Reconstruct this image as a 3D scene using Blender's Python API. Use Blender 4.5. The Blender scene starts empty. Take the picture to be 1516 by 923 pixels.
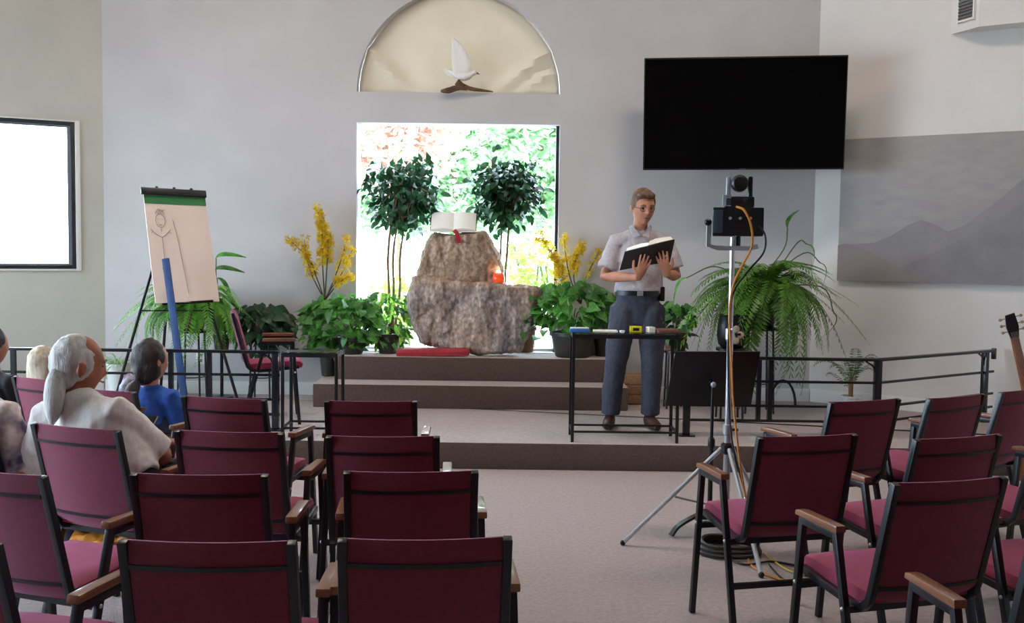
import bpy, bmesh, math, random
from mathutils import Vector as V, Matrix as M, noise
random.seed(7)
sc = bpy.context.scene
COL = sc.collection
# ------------------------------------------------------------------ camera
W, H, F = 1516, 923, 1500.0
CAM = V((0, 0, 1.55))
PITCH, ROLL = math.atan(93.5 / F), 0.013
RC = M.Rotation(math.pi / 2 - PITCH, 3, 'X') @ M.Rotation(ROLL, 3, 'Z')
cd = bpy.data.cameras.new('camera'); cam = bpy.data.objects.new('camera', cd); COL.objects.link(cam)
cam.matrix_world = M.Translation(CAM) @ RC.to_4x4()
cd.sensor_fit = 'HORIZONTAL'; cd.sensor_width = 36; cd.lens = F / W * 36; cd.clip_end = 300
sc.camera = cam
# ------------------------------------------------------------------ sky, sun, exposure
wd = bpy.data.worlds.new('sky'); sc.world = wd; wd.use_nodes = True
bg = wd.node_tree.nodes['Background']; bg.inputs[0].default_value = (0.66, 0.83, 1.0, 1); bg.inputs[1].default_value = 12.0
sl = bpy.data.lights.new('sun', 'SUN'); sl.energy = 1.2; sl.angle = 0.02; sl.color = (1, .96, .88)
so = bpy.data.objects.new('sun', sl); COL.objects.link(so); so.rotation_euler = (math.radians(38), math.radians(22), 0)
vs = sc.view_settings; vs.view_transform = 'Standard'; vs.look = 'None'; vs.gamma = 1; vs.use_curve_mapping = False; vs.exposure = 0.84

def ray(px, py): return RC @ V(((px - W / 2) / F, -(py - H / 2) / F, -1))
def at(px, py, Y):
    d = ray(px, py); return CAM + d * (Y / d.y)
def onz(px, py, z):
    d = ray(px, py); return CAM + d * ((z - CAM.z) / d.z)
def onp(px, py, p, n):
    d = ray(px, py); return CAM + d * ((V(p) - CAM).dot(V(n)) / d.dot(V(n)))
def rnd(a, b): return random.uniform(a, b)
# ------------------------------------------------------------------ materials
def lin(h):
    if not isinstance(h, str): return h
    c = [int(h[i:i + 2], 16) / 255 for i in (0, 2, 4)]
    return tuple(x / 12.92 if x <= .04045 else ((x + .055) / 1.055) ** 2.4 for x in c)
MATS = {}
def mat(name, c1, c2=None, rough=.6, metal=0, scale=8, bump=0, bscale=None, stretch=(1, 1, 1), trans=0, sheen=0, coat=0, vary=0, emit=None, estr=0, detail=4, lo=.35, hi=.65):
    m = bpy.data.materials.new(name); m.use_nodes = True; nt = m.node_tree; N, L = nt.nodes, nt.links
    b = N['Principled BSDF']; b.inputs['Roughness'].default_value = rough; b.inputs['Metallic'].default_value = metal
    if sheen: b.inputs['Sheen Weight'].default_value = sheen; b.inputs['Sheen Tint'].default_value = (.95, .42, .7, 1)
    if coat: b.inputs['Coat Weight'].default_value = coat
    a = lin(c1); c = lin(c2 or c1)
    tc = N.new('ShaderNodeTexCoord'); mp = N.new('ShaderNodeMapping'); mp.inputs['Scale'].default_value = stretch
    L.new(tc.outputs['Object'], mp.inputs[0])
    nz = N.new('ShaderNodeTexNoise'); nz.inputs['Scale'].default_value = scale; nz.inputs['Detail'].default_value = detail; L.new(mp.outputs[0], nz.inputs['Vector'])
    rp = N.new('ShaderNodeValToRGB'); rp.color_ramp.elements[0].position = lo; rp.color_ramp.elements[1].position = hi
    rp.color_ramp.elements[0].color = (*a, 1); rp.color_ramp.elements[1].color = (*c, 1)
    L.new(nz.outputs['Fac'], rp.inputs[0]); out = rp.outputs[0]
    if vary:
        oi = N.new('ShaderNodeObjectInfo'); hs = N.new('ShaderNodeHueSaturation'); mr = N.new('ShaderNodeMapRange')
        mr.inputs[3].default_value = 1 - vary; mr.inputs[4].default_value = 1 + vary
        L.new(oi.outputs['Random'], mr.inputs[0]); L.new(mr.outputs[0], hs.inputs['Value']); L.new(out, hs.inputs['Color']); out = hs.outputs[0]
    L.new(out, b.inputs['Base Color'])
    if bump:
        n2 = N.new('ShaderNodeTexNoise'); n2.inputs['Scale'].default_value = bscale or scale * 4; n2.inputs['Detail'].default_value = 5; L.new(mp.outputs[0], n2.inputs['Vector'])
        bp = N.new('ShaderNodeBump'); bp.inputs['Strength'].default_value = bump; bp.inputs['Distance'].default_value = .02
        L.new(n2.outputs['Fac'], bp.inputs['Height']); L.new(bp.outputs[0], b.inputs['Normal'])
    if emit: b.inputs['Emission Color'].default_value = (*lin(emit), 1); b.inputs['Emission Strength'].default_value = estr
    if trans:
        t = N.new('ShaderNodeBsdfTranslucent'); L.new(out, t.inputs[0]); mx = N.new('ShaderNodeMixShader'); mx.inputs[0].default_value = trans
        L.new(b.outputs[0], mx.inputs[1]); L.new(t.outputs[0], mx.inputs[2]); L.new(mx.outputs[0], N['Material Output'].inputs[0])
    MATS[name] = m; return m
def glassmat(name, tint=(1, 1, 1), refl=.5):
    m = bpy.data.materials.new(name); m.use_nodes = True; nt = m.node_tree; N, L = nt.nodes, nt.links; N.remove(N['Principled BSDF'])
    t = N.new('ShaderNodeBsdfTransparent'); t.inputs[0].default_value = (*tint, 1); g = N.new('ShaderNodeBsdfGlossy'); g.inputs['Roughness'].default_value = .03
    fr = N.new('ShaderNodeFresnel'); fr.inputs[0].default_value = 1.45; mu = N.new('ShaderNodeMath'); mu.operation = 'MULTIPLY'; mu.inputs[1].default_value = refl
    mx = N.new('ShaderNodeMixShader'); L.new(fr.outputs[0], mu.inputs[0]); L.new(mu.outputs[0], mx.inputs[0]); L.new(t.outputs[0], mx.inputs[1]); L.new(g.outputs[0], mx.inputs[2])
    L.new(mx.outputs[0], N['Material Output'].inputs[0]); MATS[name] = m
mat('wall_lavender', 'c4c0c1', 'cac6c7', .85, scale=2, bump=.05, bscale=60)
mat('wall_cream', 'dcd8d6', 'e2dedb', .85, scale=2, bump=.05, bscale=60)
mat('wall_sage', 'c4c2b9', 'cbc8be', .85, scale=2, bump=.05, bscale=60)
mat('wall_dark', '7a6a5e', '84746a', .85, scale=2)
mat('ceiling_paint', 'd9d5cf', 'dedad4', .9, scale=2)
mat('carpet', '544339', '624f46', .95, scale=60, bump=.5, bscale=220, detail=6)  # browner riser carpet, with the risers' shade put into its colour
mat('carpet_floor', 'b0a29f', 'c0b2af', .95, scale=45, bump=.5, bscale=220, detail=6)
mat('white_paint', 'e8e6e2', None, .5)
mat('black_metal', '0d0d10', '15151a', .35, scale=30)
mat('chair_tube', '0c0d12', '14161e', .32, scale=30)
mat('rail_iron', '101216', '1a1d24', .22, scale=20)
mat('dark_bronze', '26282b', '303236', .4)
mat('grey_frame', '8d949b', None, .4, metal=.4)
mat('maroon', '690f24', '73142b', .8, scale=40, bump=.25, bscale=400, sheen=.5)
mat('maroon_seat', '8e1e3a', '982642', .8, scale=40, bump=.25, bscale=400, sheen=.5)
mat('arm_wood', '6a3c24', '8e5a38', .35, scale=6, stretch=(3, .4, 3), coat=.3)
mat('screen', '020203', None, .06); MATS['screen'].node_tree.nodes['Principled BSDF'].inputs['Specular IOR Level'].default_value = .25
mat('bezel', '08080a', None, .3)
mat('canvas', '9a9696', 'a29e9d', .9, scale=5, bump=.2, bscale=80, stretch=(1, 1, 3))
mat('ridge_far', '8b888b', '959194', .9, scale=4, bump=.2, bscale=60)
mat('ridge_near', '858286', '8f8c90', .9, scale=4, bump=.2, bscale=60)
mat('hill', '8a8283', '938b8a', .9, scale=4, bump=.2, bscale=60)
mat('rock', '776a60', 'bda896', .9, scale=7, bump=.9, bscale=22, detail=8)
mat('linen', 'ddd3c2', 'e4dac9', .9, trans=.16, scale=3)
mat('silver', 'c8ccd2', None, .3, metal=.8)
mat('paper', 'e6d0c4', 'ead6ca', .85, scale=4)
mat('page', 'f0ece4', None, .8)
mat('ink', '8a7f7c', None, .8)
mat('green_band', '1f6a33', '2a7a3e', .6)
mat('blue_board', '24406f', '2b4a7c', .5)
mat('red_cloth', 'a02f38', 'b53b42', .8, scale=14)
mat('ribbon', 'b01c34', None, .5)
mat('candle_glass', 'd8401f', 'f06a30', .15, emit='ff4a18', estr=.2)
mat('flame', 'fff0d0', None, .5, emit='ffe0b0', estr=14)
mat('dove', 'f0ece8', None, .7)
mat('driftwood', '4a3020', '7a5a3c', .8, scale=20, bump=.4)
mat('terracotta', '6b4432', '7a5040', .8, scale=14)
mat('dark_pot', '2a2a24', '36342c', .5)
mat('white_pot', 'd9dedb', 'e2e6e2', .35)
mat('wicker', '8a6646', 'a07a54', .8, scale=50, bump=.5)
mat('soil', '2e241c', '3a2e24', .95, scale=40)
LK = dict(rough=.42, scale=5)
mat('leaf_pothos', '34702a', '5a983e', trans=.3, vary=.45, **LK)
mat('leaf_dark', '16351c', '214a26', trans=.2, vary=.4, **LK)
mat('leaf_ficus', '1c4428', '2c6238', trans=.22, vary=.5, **LK)
mat('leaf_bright', '6f9e34', '8fba4a', trans=.4, vary=.4, **LK)
mat('frond', '5a9a30', '7ab848', trans=.35, vary=.4, **LK)
mat('frond_dark', '4a7a2a', '64963a', trans=.3, vary=.45, **LK)
mat('palm', '4f7040', '66875a', trans=.3, vary=.3, **LK)
mat('spider', '8fb07a', 'b4cfa0', trans=.3, vary=.3, **LK)
mat('stem', '4a5a2a', '5c6a34', .7)
mat('bark', '6a5a48', '8a7860', .85, scale=20)
mat('twig', '4a3e2a', '5c4c34', .8)
mat('blossom', 'd8b81e', 'f0d440', .7, trans=.3, scale=30)
mat('tree_leaf', '7fa874', 'a6c698', trans=.35, vary=.1, scale=1.2, rough=.6)
mat('tree_leaf_warm', 'c8a292', 'd4b4a4', trans=.35, scale=1.2, rough=.6)
mat('gravel', 'c8c6be', 'd6d4cc', .95, scale=6)
mat('skin', 'b07458', 'bd8266', .55, scale=14)
mat('skin_tan', '9c5c42', 'aa6a4e', .55, scale=14)
mat('hair_brown', '4e3424', '7a5c44', .6, scale=40, stretch=(1, 1, .15))
mat('hair_dark', '1e1512', '32231c', .55, scale=50, stretch=(1, 1, .15), bump=.4)
mat('hair_white', 'b9b4b0', 'dcd9d6', .55, scale=50, stretch=(1, 1, .12), bump=.4)
mat('hair_blonde', 'a8937c', 'd2c4ae', .6, scale=50, stretch=(1, 1, .15), bump=.4)
mat('shirt_grey', 'aaa3a8', 'b9b2b6', .85, scale=60)
mat('trousers', '3a3d4a', '454857', .85, scale=40)
mat('leather', '3a2018', '4a2c20', .45)
mat('belt', '0e0d0e', None, .4)
mat('shirt_white', 'd8cfca', 'e6dfda', .85, scale=26, stretch=(3, 3, .2))
mat('shirt_blue', '1f4a9a', '2a58ac', .85, scale=20)
mat('tie_dye', '4a3a58', 'dcc8c2', .85, scale=13, detail=2)
mat('tie_dye_b', '6a3e52', 'b8c2d2', .85, scale=24, detail=2)
mat('shirt_black', '14141a', '1e1e24', .85)
mat('orange_cloth', 'c87a1a', 'e09a30', .85, scale=18, stretch=(1, 1, .2))
mat('denim', '2a3448', '343f55', .85)
mat('eye_dark', '18120f', None, .2)
mat('lip', '8a4c40', None, .5)
mat('lens_dark', '040406', None, .08)
mat('cam_grey', '9aa2ac', None, .4, metal=.3)
mat('cam_black', '0a0a0c', '121216', .4)
mat('cam_side', '3a444e', None, .4)
mat('cable_orange', 'c8802a', None, .5)
mat('cable_yellow', 'c8a83a', None, .5)
mat('cable_black', '0a0a0b', None, .5)
mat('guitar_wood', '8a4a22', 'a86030', .3, coat=.5, scale=5)
mat('peg', 'b8a88a', None, .3, metal=.6)
mat('yellow_plastic', 'd8c81e', None, .4)
mat('blue_plastic', '3f6fb0', None, .3)
mat('pale_pot', 'b09a8c', 'd0bcac', .6, scale=20)
mat('fill_diffuser', 'ffffff', None, .5, emit='fff2e0', estr=5)  # glowing face of the added fill lamps
mat('vent_grey', '6a6a6c', None, .6)
def rockmat():
    m = MATS['rock']; nt = m.node_tree; N, L = nt.nodes, nt.links; b = N['Principled BSDF']; tc = N.new('ShaderNodeTexCoord')
    def nz(scale, st, det=6):
        mp = N.new('ShaderNodeMapping'); mp.inputs['Scale'].default_value = st; L.new(tc.outputs['Object'], mp.inputs[0]); n = N.new('ShaderNodeTexNoise'); n.inputs['Scale'].default_value = scale; n.inputs['Detail'].default_value = det; L.new(mp.outputs[0], n.inputs['Vector']); return n
    def ramp(n, st):
        r = N.new('ShaderNodeValToRGB'); e = r.color_ramp.elements
        for k, (p, c) in enumerate(st):
            if k > 1: e.new(p)
            e[k].position = p; e[k].color = (*lin(c), 1)
        L.new(n.outputs['Fac'], r.inputs[0]); return r
    def mix(f, a, c, mode='MIX', k=1):
        x = N.new('ShaderNodeMix'); x.data_type = 'RGBA'; x.blend_type = mode; x.inputs[0].default_value = k
        if f: L.new(f, x.inputs[0])
        L.new(a, x.inputs[6]); L.new(c, x.inputs[7]); return x.outputs[2]
    basec = ramp(nz(2.6, (1, 1, 1)), [(.32, '8d8681'), (.55, 'a98f78'), (.70, 'b39a86')])
    streak = ramp(nz(9, (1.3, 1.3, .28), 8), [(.38, '4e4644'), (.50, 'a89a92'), (.66, 'd6c8be')])
    speck = ramp(nz(38, (1, 1, .7), 3), [(.36, '5c534e'), (.5, 'b0a49a'), (.68, 'e6dcd2')])
    sp = N.new('ShaderNodeSeparateXYZ'); L.new(tc.outputs['Object'], sp.inputs[0]); mr = N.new('ShaderNodeMapRange'); mr.inputs[1].default_value = 1.16; mr.inputs[2].default_value = 1.24; L.new(sp.outputs[2], mr.inputs[0])
    tan = ramp(nz(5, (1, 1, 1)), [(.35, '8a6e58'), (.55, 'b0937a'), (.7, 'c4ac96')]); gr = ramp(nz(3, (1, 1, .6)), [(.35, '7e7b80'), (.55, '9c918e'), (.68, 'a8927e')])
    class _o: pass
    basec = _o(); basec.outputs = [mix(mr.outputs[0], gr.outputs[0], tan.outputs[0])]
    c = mix(None, basec.outputs[0], streak.outputs[0], 'MIX', .45); c = mix(None, c, speck.outputs[0], 'OVERLAY', .5); L.new(c, b.inputs['Base Color'])
rockmat()
glassmat('glass'); glassmat('table_glass', (.78, .84, .82), .8)
# ------------------------------------------------------------------ mesh helpers
ORG = {}
def perp(t, ref):
    u = V(ref) - t * t.dot(V(ref))
    if u.length < 1e-4: u = t.orthogonal()
    return u.normalized()
def cr(pts, n=6):
    P = [V(p) for p in pts]; P = [P[0] * 2 - P[1]] + P + [P[-1] * 2 - P[-2]]; o = []
    for i in range(1, len(P) - 2):
        a, b, c, d = P[i - 1:i + 3]
        for k in range(n):
            t = k / n
            o.append(.5 * ((2 * b) + (c - a) * t + (2 * a - 5 * b + 4 * c - d) * t * t + (3 * b - a - 3 * c + d) * t ** 3))
    o.append(P[-2]); return o
class MB:
    def __init__(s): s.v = []; s.f = []
    def add(s, v, f):
        o = len(s.v); s.v += [V(x) for x in v]; s.f += [tuple(i + o for i in q) for q in f]; return s
    def box(s, c, sz, R=None):
        c = V(c); a, b, d = sz[0] / 2, sz[1] / 2, sz[2] / 2; vs = []
        for z in (-d, d):
            for x, y in ((-a, -b), (a, -b), (a, b), (-a, b)):
                p = V((x, y, z)); vs.append(c + (R @ p if R else p))
        return s.add(vs, [(3, 2, 1, 0), (4, 5, 6, 7), (0, 1, 5, 4), (1, 2, 6, 5), (2, 3, 7, 6), (3, 0, 4, 7)])
    def prism(s, A, off):
        n = len(A); A = [V(a) for a in A]; off = V(off)
        return s.add(A + [a + off for a in A], [tuple(range(n - 1, -1, -1)), tuple(range(n, 2 * n))] + [(i, (i + 1) % n, n + (i + 1) % n, n + i) for i in range(n)])
    def loft(s, pts, rad, ref=(1, 0, 0), seg=10, sq=False, cap=True):
        P = [V(p) for p in pts]; n = len(P); vs = []
        for i, p in enumerate(P):
            t = (P[min(i + 1, n - 1)] - P[max(i - 1, 0)])
            t = t.normalized() if t.length > 1e-9 else V((0, 0, 1))
            u = perp(t, ref); w = t.cross(u); r = rad[i] if isinstance(rad, (list, tuple)) and not isinstance(rad[0], (int, float)) else (rad if isinstance(rad, tuple) else ((rad[i],) * 2 if isinstance(rad, list) else (rad, rad)))
            if sq:
                for a, b in ((-1, -1), (1, -1), (1, 1), (-1, 1)): vs.append(p + u * (a * r[0]) + w * (b * r[1]))
            else:
                for k in range(seg):
                    th = 2 * math.pi * k / seg; vs.append(p + u * (math.cos(th) * r[0]) + w * (math.sin(th) * r[1]))
        g = 4 if sq else seg; fs = [(i * g + k, i * g + (k + 1) % g, (i + 1) * g + (k + 1) % g, (i + 1) * g + k) for i in range(n - 1) for k in range(g)]
        if cap: fs += [tuple(range(g - 1, -1, -1)), tuple((n - 1) * g + k for k in range(g))]
        return s.add(vs, fs)
    def bar(s, p, q, w, h=None, ref=(1, 0, 0)): return s.loft([p, q], (w / 2, (h or w) / 2), ref, sq=True)
    def tube(s, pts, r, seg=8): return s.loft(pts, r, (.3, .2, .93), seg)
    def lathe(s, prof, c=(0, 0, 0), seg=20):
        c = V(c); n = len(prof); vs = [c + V((r * math.cos(2 * math.pi * k / seg), r * math.sin(2 * math.pi * k / seg), z)) for r, z in prof for k in range(seg)]
        fs = [(i * seg + k, i * seg + (k + 1) % seg, (i + 1) * seg + (k + 1) % seg, (i + 1) * seg + k) for i in range(n - 1) for k in range(seg)]
        return s.add(vs, fs + [tuple(range(seg - 1, -1, -1)), tuple((n - 1) * seg + k for k in range(seg))])
    def ball(s, c, r, B=None, nu=16, nv=10, fn=None):
        c = V(c); r = (r, r, r) if isinstance(r, (int, float)) else r; vs = []
        for j in range(nv + 1):
            ph = math.pi * j / nv
            for i in range(nu):
                th = 2 * math.pi * i / nu; p = V((math.sin(ph) * math.cos(th), math.sin(ph) * math.sin(th), math.cos(ph)))
                p = fn(p) if fn else V((p.x * r[0], p.y * r[1], p.z * r[2]))
                vs.append(c + (B @ p if B else p))
        return s.add(vs, [(j * nu + i, (j + 1) * nu + i, (j + 1) * nu + (i + 1) % nu, j * nu + (i + 1) % nu) for j in range(nv) for i in range(nu)])
    def mesh(s, name, m, off=None, bevel=0, smooth=True, ang=40):
        me = bpy.data.meshes.new(name); o = off or V((0, 0, 0))
        me.from_pydata([tuple(v - o) for v in s.v], [], s.f)
        bm = bmesh.new(); bm.from_mesh(me); bmesh.ops.remove_doubles(bm, verts=bm.verts, dist=1e-6)
        bmesh.ops.recalc_face_normals(bm, faces=bm.faces)
        if bevel: bmesh.ops.bevel(bm, geom=[e for e in bm.edges if e.is_manifold and e.calc_face_angle(0) > .6], offset=bevel, segments=2, affect='EDGES', profile=.6, clamp_overlap=True)
        bm.to_mesh(me); bm.free()
        if smooth:
            me.polygons.foreach_set('use_smooth', [True] * len(me.polygons)); me.set_sharp_from_angle(angle=math.radians(ang))
        if m: me.materials.append(MATS[m])
        return me
    def build(s, name, m, parent=None, local=False, **k):
        off = V((0, 0, 0)) if (local or parent is None) else ORG.get(parent.name, V((0, 0, 0)))
        return link(name, s.mesh(name, m, off, **k), parent)
def link(name, me, parent=None, loc=None):
    o = bpy.data.objects.new(name, me); COL.objects.link(o)
    if parent: o.parent = parent; ORG[o.name] = ORG.get(parent.name, V((0, 0, 0)))
    if loc is not None: o.location = loc
    return o
def tag(o, label=None, cat=None, group=None, kind=None):
    if label: o['label'] = label
    if cat: o['category'] = cat
    if group: o['group'] = group
    if kind: o['kind'] = kind
    return o
def thing(name, loc, label, cat, group=None, rz=0):
    o = bpy.data.objects.new(name, None); COL.objects.link(o); o.empty_display_size = .1
    o.location = loc; o.rotation_euler = (0, 0, rz); ORG[o.name] = V(loc); return tag(o, label, cat, group)
def kids(o): return [c for c in bpy.data.objects if c.parent == o]
def copy_tree(o, parent=None, ch=None):
    c = o.copy(); COL.objects.link(c); c.parent = parent
    for k in list(o.children): copy_tree(k, c)
    return c
def fuse(mb, name, m, parent, voxel=.012, smooth=3, disp=0, dscale=8, local=False):
    me = bpy.data.meshes.new('tmp'); me.from_pydata([tuple(v) for v in mb.v], [], mb.f)
    bm = bmesh.new(); bm.from_mesh(me); bmesh.ops.remove_doubles(bm, verts=bm.verts, dist=1e-6); bmesh.ops.recalc_face_normals(bm, faces=bm.faces); bm.to_mesh(me); bm.free()
    t = bpy.data.objects.new('tmp', me); COL.objects.link(t); md = t.modifiers.new('r', 'REMESH'); md.mode = 'VOXEL'; md.voxel_size = voxel; md.use_smooth_shade = True
    dg = bpy.context.evaluated_depsgraph_get(); r = bpy.data.meshes.new_from_object(t.evaluated_get(dg)); bpy.data.objects.remove(t); bpy.data.meshes.remove(me)
    bm = bmesh.new(); bm.from_mesh(r)
    for _ in range(smooth): bmesh.ops.smooth_vert(bm, verts=bm.verts, factor=.5, use_axis_x=True, use_axis_y=True, use_axis_z=True)
    if disp:
        bm.normal_update()
        for v in bm.verts: v.co += v.normal * (disp * noise.fractal(v.co * dscale, 1.0, 2.0, 4))
    off = V((0, 0, 0)) if (local or parent is None) else ORG.get(parent.name, V((0, 0, 0)))
    for v in bm.verts: v.co -= off
    bm.to_mesh(r); bm.free(); r.name = name; r.polygons.foreach_set('use_smooth', [True] * len(r.polygons))
    r.materials.clear(); r.materials.append(MATS[m]); return link(name, r, parent)
# ------------------------------------------------------------------ room shell
YB, ZC, TH = 9.2, 5.2, .25
BL = V((at(155, 400, YB).x, YB, 0)); BR = V((at(1206, 300, YB).x, YB, 0))
aL, aR = math.radians(28), math.radians(34)
dL = V((-math.cos(aL), -math.sin(aL), 0)); dR = V((math.cos(aR), -math.sin(aR), 0))
nL = V((-math.sin(aL), math.cos(aL), 0)); nR = V((math.sin(aR), math.cos(aR), 0))   # outward normals
BL2 = BL + dL * 3.4; BR2 = BR + dR * 4.0; YF = -3.0
def S(name, mb, m, parent=None, **k):
    o = mb.build(name, m, parent, **k)
    if parent is None: o['kind'] = 'structure'
    return o
def wall_panel(mb, p, d, n, t0, t1, z0, z1, ops):
    ts = sorted({t0, t1, *[o[0] for o in ops], *[o[1] for o in ops]}); zs = sorted({z0, z1, *[o[2] for o in ops], *[o[3] for o in ops]})
    for i in range(len(ts) - 1):
        for j in range(len(zs) - 1):
            tm, zm = (ts[i] + ts[i + 1]) / 2, (zs[j] + zs[j + 1]) / 2
            if any(o[0] < tm < o[1] and o[2] < zm < o[3] for o in ops): continue
            q = [p + d * ts[i] + V((0, 0, zs[j])), p + d * ts[i + 1] + V((0, 0, zs[j])), p + d * ts[i + 1] + V((0, 0, zs[j + 1])), p + d * ts[i] + V((0, 0, zs[j + 1]))]
            mb.prism(q, n * TH)
def outline(z, grow=0.0):
    return [V((BL2.x - grow, YF, z)), V((BR2.x + grow, YF, z)), V((BR2.x + grow, BR2.y, z)), BR + V((0, grow, z)), BL + V((0, grow, z)), V((BL2.x - grow, BL2.y, z))]
S('floor', MB().prism(outline(-.12, .2), (0, 0, .12)), 'carpet_floor')
S('ceiling', MB().prism(outline(ZC, .3), (0, 0, .15)), 'ceiling_paint')
# back wall with picture window and arched niche window
XL, XR = at(528, 182, YB).x, at(829, 186, YB).x
ZW0, ZW1 = .60, (at(528, 181, YB).z + at(829, 185, YB).z) / 2
ZA = (at(531, 136, YB).z + at(831, 139, YB).z) / 2; XM = (XL + XR) / 2; RA = (XR - XL) / 2
ex, ny = V((1, 0, 0)), V((0, 1, 0))
mb = MB(); wall_panel(mb, V((0, YB, 0)), ex, ny, BL.x, BR.x, 0, ZC, [(XL, XR, ZW0, ZW1), (XL, XR, ZA, ZA + RA + .15)])
NA = 40
for i in range(NA):
    a0, a1 = math.pi * (1 - i / NA), math.pi * (1 - (i + 1) / NA)
    x0, x1 = XM + RA * math.cos(a0), XM + RA * math.cos(a1); z0, z1 = ZA + RA * math.sin(a0), ZA + RA * math.sin(a1); zt = ZA + RA + .15
    mb.prism([(x0, YB, z0), (x1, YB, z1), (x1, YB, zt), (x0, YB, zt)], (0, TH, 0))
S('wall_back', mb, 'wall_lavender', smooth=False)
# left angled wall with window, right angled wall, side walls
tW0 = .235; ZL0, ZL1 = 1.315, 2.62
mb = MB(); wall_panel(mb, BL, dL, nL, 0, 3.4, 0, ZC, [(tW0, 2.3, ZL0, ZL1)]); S('wall_left', mb, 'wall_sage', smooth=False)
mb = MB(); wall_panel(mb, BR, dR, nR, 0, 4.0, 0, ZC, []); S('wall_right', mb, 'wall_cream', smooth=False)
SW = [(.4, 3.0, .45, 2.75), (3.4, 6.0, .45, 2.75)]
mb = MB(); wall_panel(mb, V((BL2.x, BL2.y, 0)), V((0, -1, 0)), V((-1, 0, 0)), 0, BL2.y - YF, 0, ZC, SW); S('wall_side_left', mb, 'wall_sage', smooth=False)
mb = MB(); wall_panel(mb, V((BR2.x, BR2.y, 0)), V((0, -1, 0)), V((1, 0, 0)), 0, BR2.y - YF, 0, ZC, []); S('wall_side_right', mb, 'wall_cream', smooth=False)
mb = MB(); wall_panel(mb, V((BL2.x, YF, 0)), ex, V((0, -1, 0)), 0, BR2.x - BL2.x, 0, ZC, []); S('wall_front', mb, 'wall_dark', smooth=False)
def winframe(name, p, d, n, t0, t1, z0, z1, fw, dep, m, m2=None, casing=None):
    up = V((0, 0, 1)); R = M((d, n, up)).transposed()
    g = MB().box(p + d * ((t0 + t1) / 2) + n * (dep + .02) + up * ((z0 + z1) / 2), (t1 - t0, .008, z1 - z0), R)
    win = S(name, g, 'glass')
    for k, (a, b, c, e) in enumerate(((t0, t0 + fw, z0, z1), (t1 - fw, t1, z0, z1), (t0 + fw, t1 - fw, z0, z0 + fw), (t0 + fw, t1 - fw, z1 - fw, z1))):
        MB().box(p + d * ((a + b) / 2) + n * dep + up * ((c + e) / 2), (b - a, .06, e - c), R).build('window_frame', m, win, bevel=.004)
        if m2:
            s = fw * .8; f = [(t0 + fw, t0 + fw + s, z0 + fw, z1 - fw), (t1 - fw - s, t1 - fw, z0 + fw, z1 - fw), (t0 + fw + s, t1 - fw - s, z0 + fw, z0 + fw + s * .5), (t0 + fw + s, t1 - fw - s, z1 - fw - s * .5, z1 - fw)][k]
            MB().box(p + d * ((f[0] + f[1]) / 2) + n * (dep + .01) + up * ((f[2] + f[3]) / 2), (f[1] - f[0], .03, f[3] - f[2]), R).build('inner_sash', m2, win)
    if casing:
        c = casing
        for (a, b, e, f) in ((t0 - c, t0, z0 - c * .4, z1 + .012), (t0, t1 + c, z0 - c * .4, z0), (t1, t1 + c, z0, z1 + .012), (t0, t1, z1, z1 + .012)):
            MB().box(p + d * ((a + b) / 2) - n * .006 + up * ((e + f) / 2), (b - a, .02, f - e), R).build('casing', 'white_paint', win, bevel=.003)
    return win
winframe('window_1', BL, dL, nL, tW0, 2.3, ZL0, ZL1, .035, .03, 'dark_bronze', 'grey_frame', casing=.04)
up = V((0, 0, 1))
w2 = S('window_2', MB().box((XM, YB + .2, (ZW0 + ZW1) / 2), (XR - XL, .008, ZW1 - ZW0)), 'glass')
MB().box((XR - .014, YB + .15, (ZW0 + ZW1) / 2), (.028, .12, ZW1 - ZW0)).build('window_frame', 'dark_bronze', w2)
MB().box((XM, YB + .2, ZW0 + .012), (XR - XL - .03, .05, .024)).build('window_frame', 'white_paint', w2)
# arched window glass behind the linen
arc = [V((XM + RA * math.cos(math.pi * k / 32), YB + .21, ZA + RA * math.sin(math.pi * k / 32))) for k in range(33)]
S('window_3', MB().prism(arc, (0, .008, 0)), 'glass')
for i, (a, b, c, e) in enumerate(SW): winframe('window_%d' % (4 + i), V((BL2.x, BL2.y, 0)), V((0, -1, 0)), V((-1, 0, 0)), a, b, c, e, .05, .06, 'dark_bronze')
# baseboards
def base(name, p, d, n, t0, t1, z0):
    R = M((d, n, up)).transposed()
    mb = MB().box(p + d * ((t0 + t1) / 2) - n * .009 + up * (z0 + .05), (t1 - t0, .018, .1), R); mb.box(p + d * ((t0 + t1) / 2) - n * .006 + up * (z0 + .108), (t1 - t0, .012, .016), R)
    S(name, mb, 'white_paint')
ZP = .19
# platform and steps
def shade_risers(o):  # upright faces get the carpet darkened to stand for riser shade
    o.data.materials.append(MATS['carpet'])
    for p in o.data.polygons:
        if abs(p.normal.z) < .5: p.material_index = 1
mb = MB(); YP = 7.02
e0 = 2.9; e1 = 3.6
mb.prism([(-6.7, YP, 0), (6.2, YP, 0), (6.2, BR2.y + .0, 0), BR + V((0, .1, 0)), BL + V((0, .1, 0)), (-6.7, BL2.y + .05, 0)], (0, 0, ZP))
shade_risers(S('stage_platform', mb, 'carpet_floor', bevel=.012))
x0, x1 = at(463, 590, 8.48).x, at(930, 590, 8.48).x
shade_risers(S('step_lower', MB().prism([(x0, 8.48, ZP), (x1, 8.48, ZP), (x1, YB + .02, ZP), (x0, YB + .02, ZP)], (0, 0, .2)), 'carpet_floor', bevel=.012))
x2, x3 = at(497, 545, 8.78).x, at(905, 545, 8.78).x
ZT = ZP + .405
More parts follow.
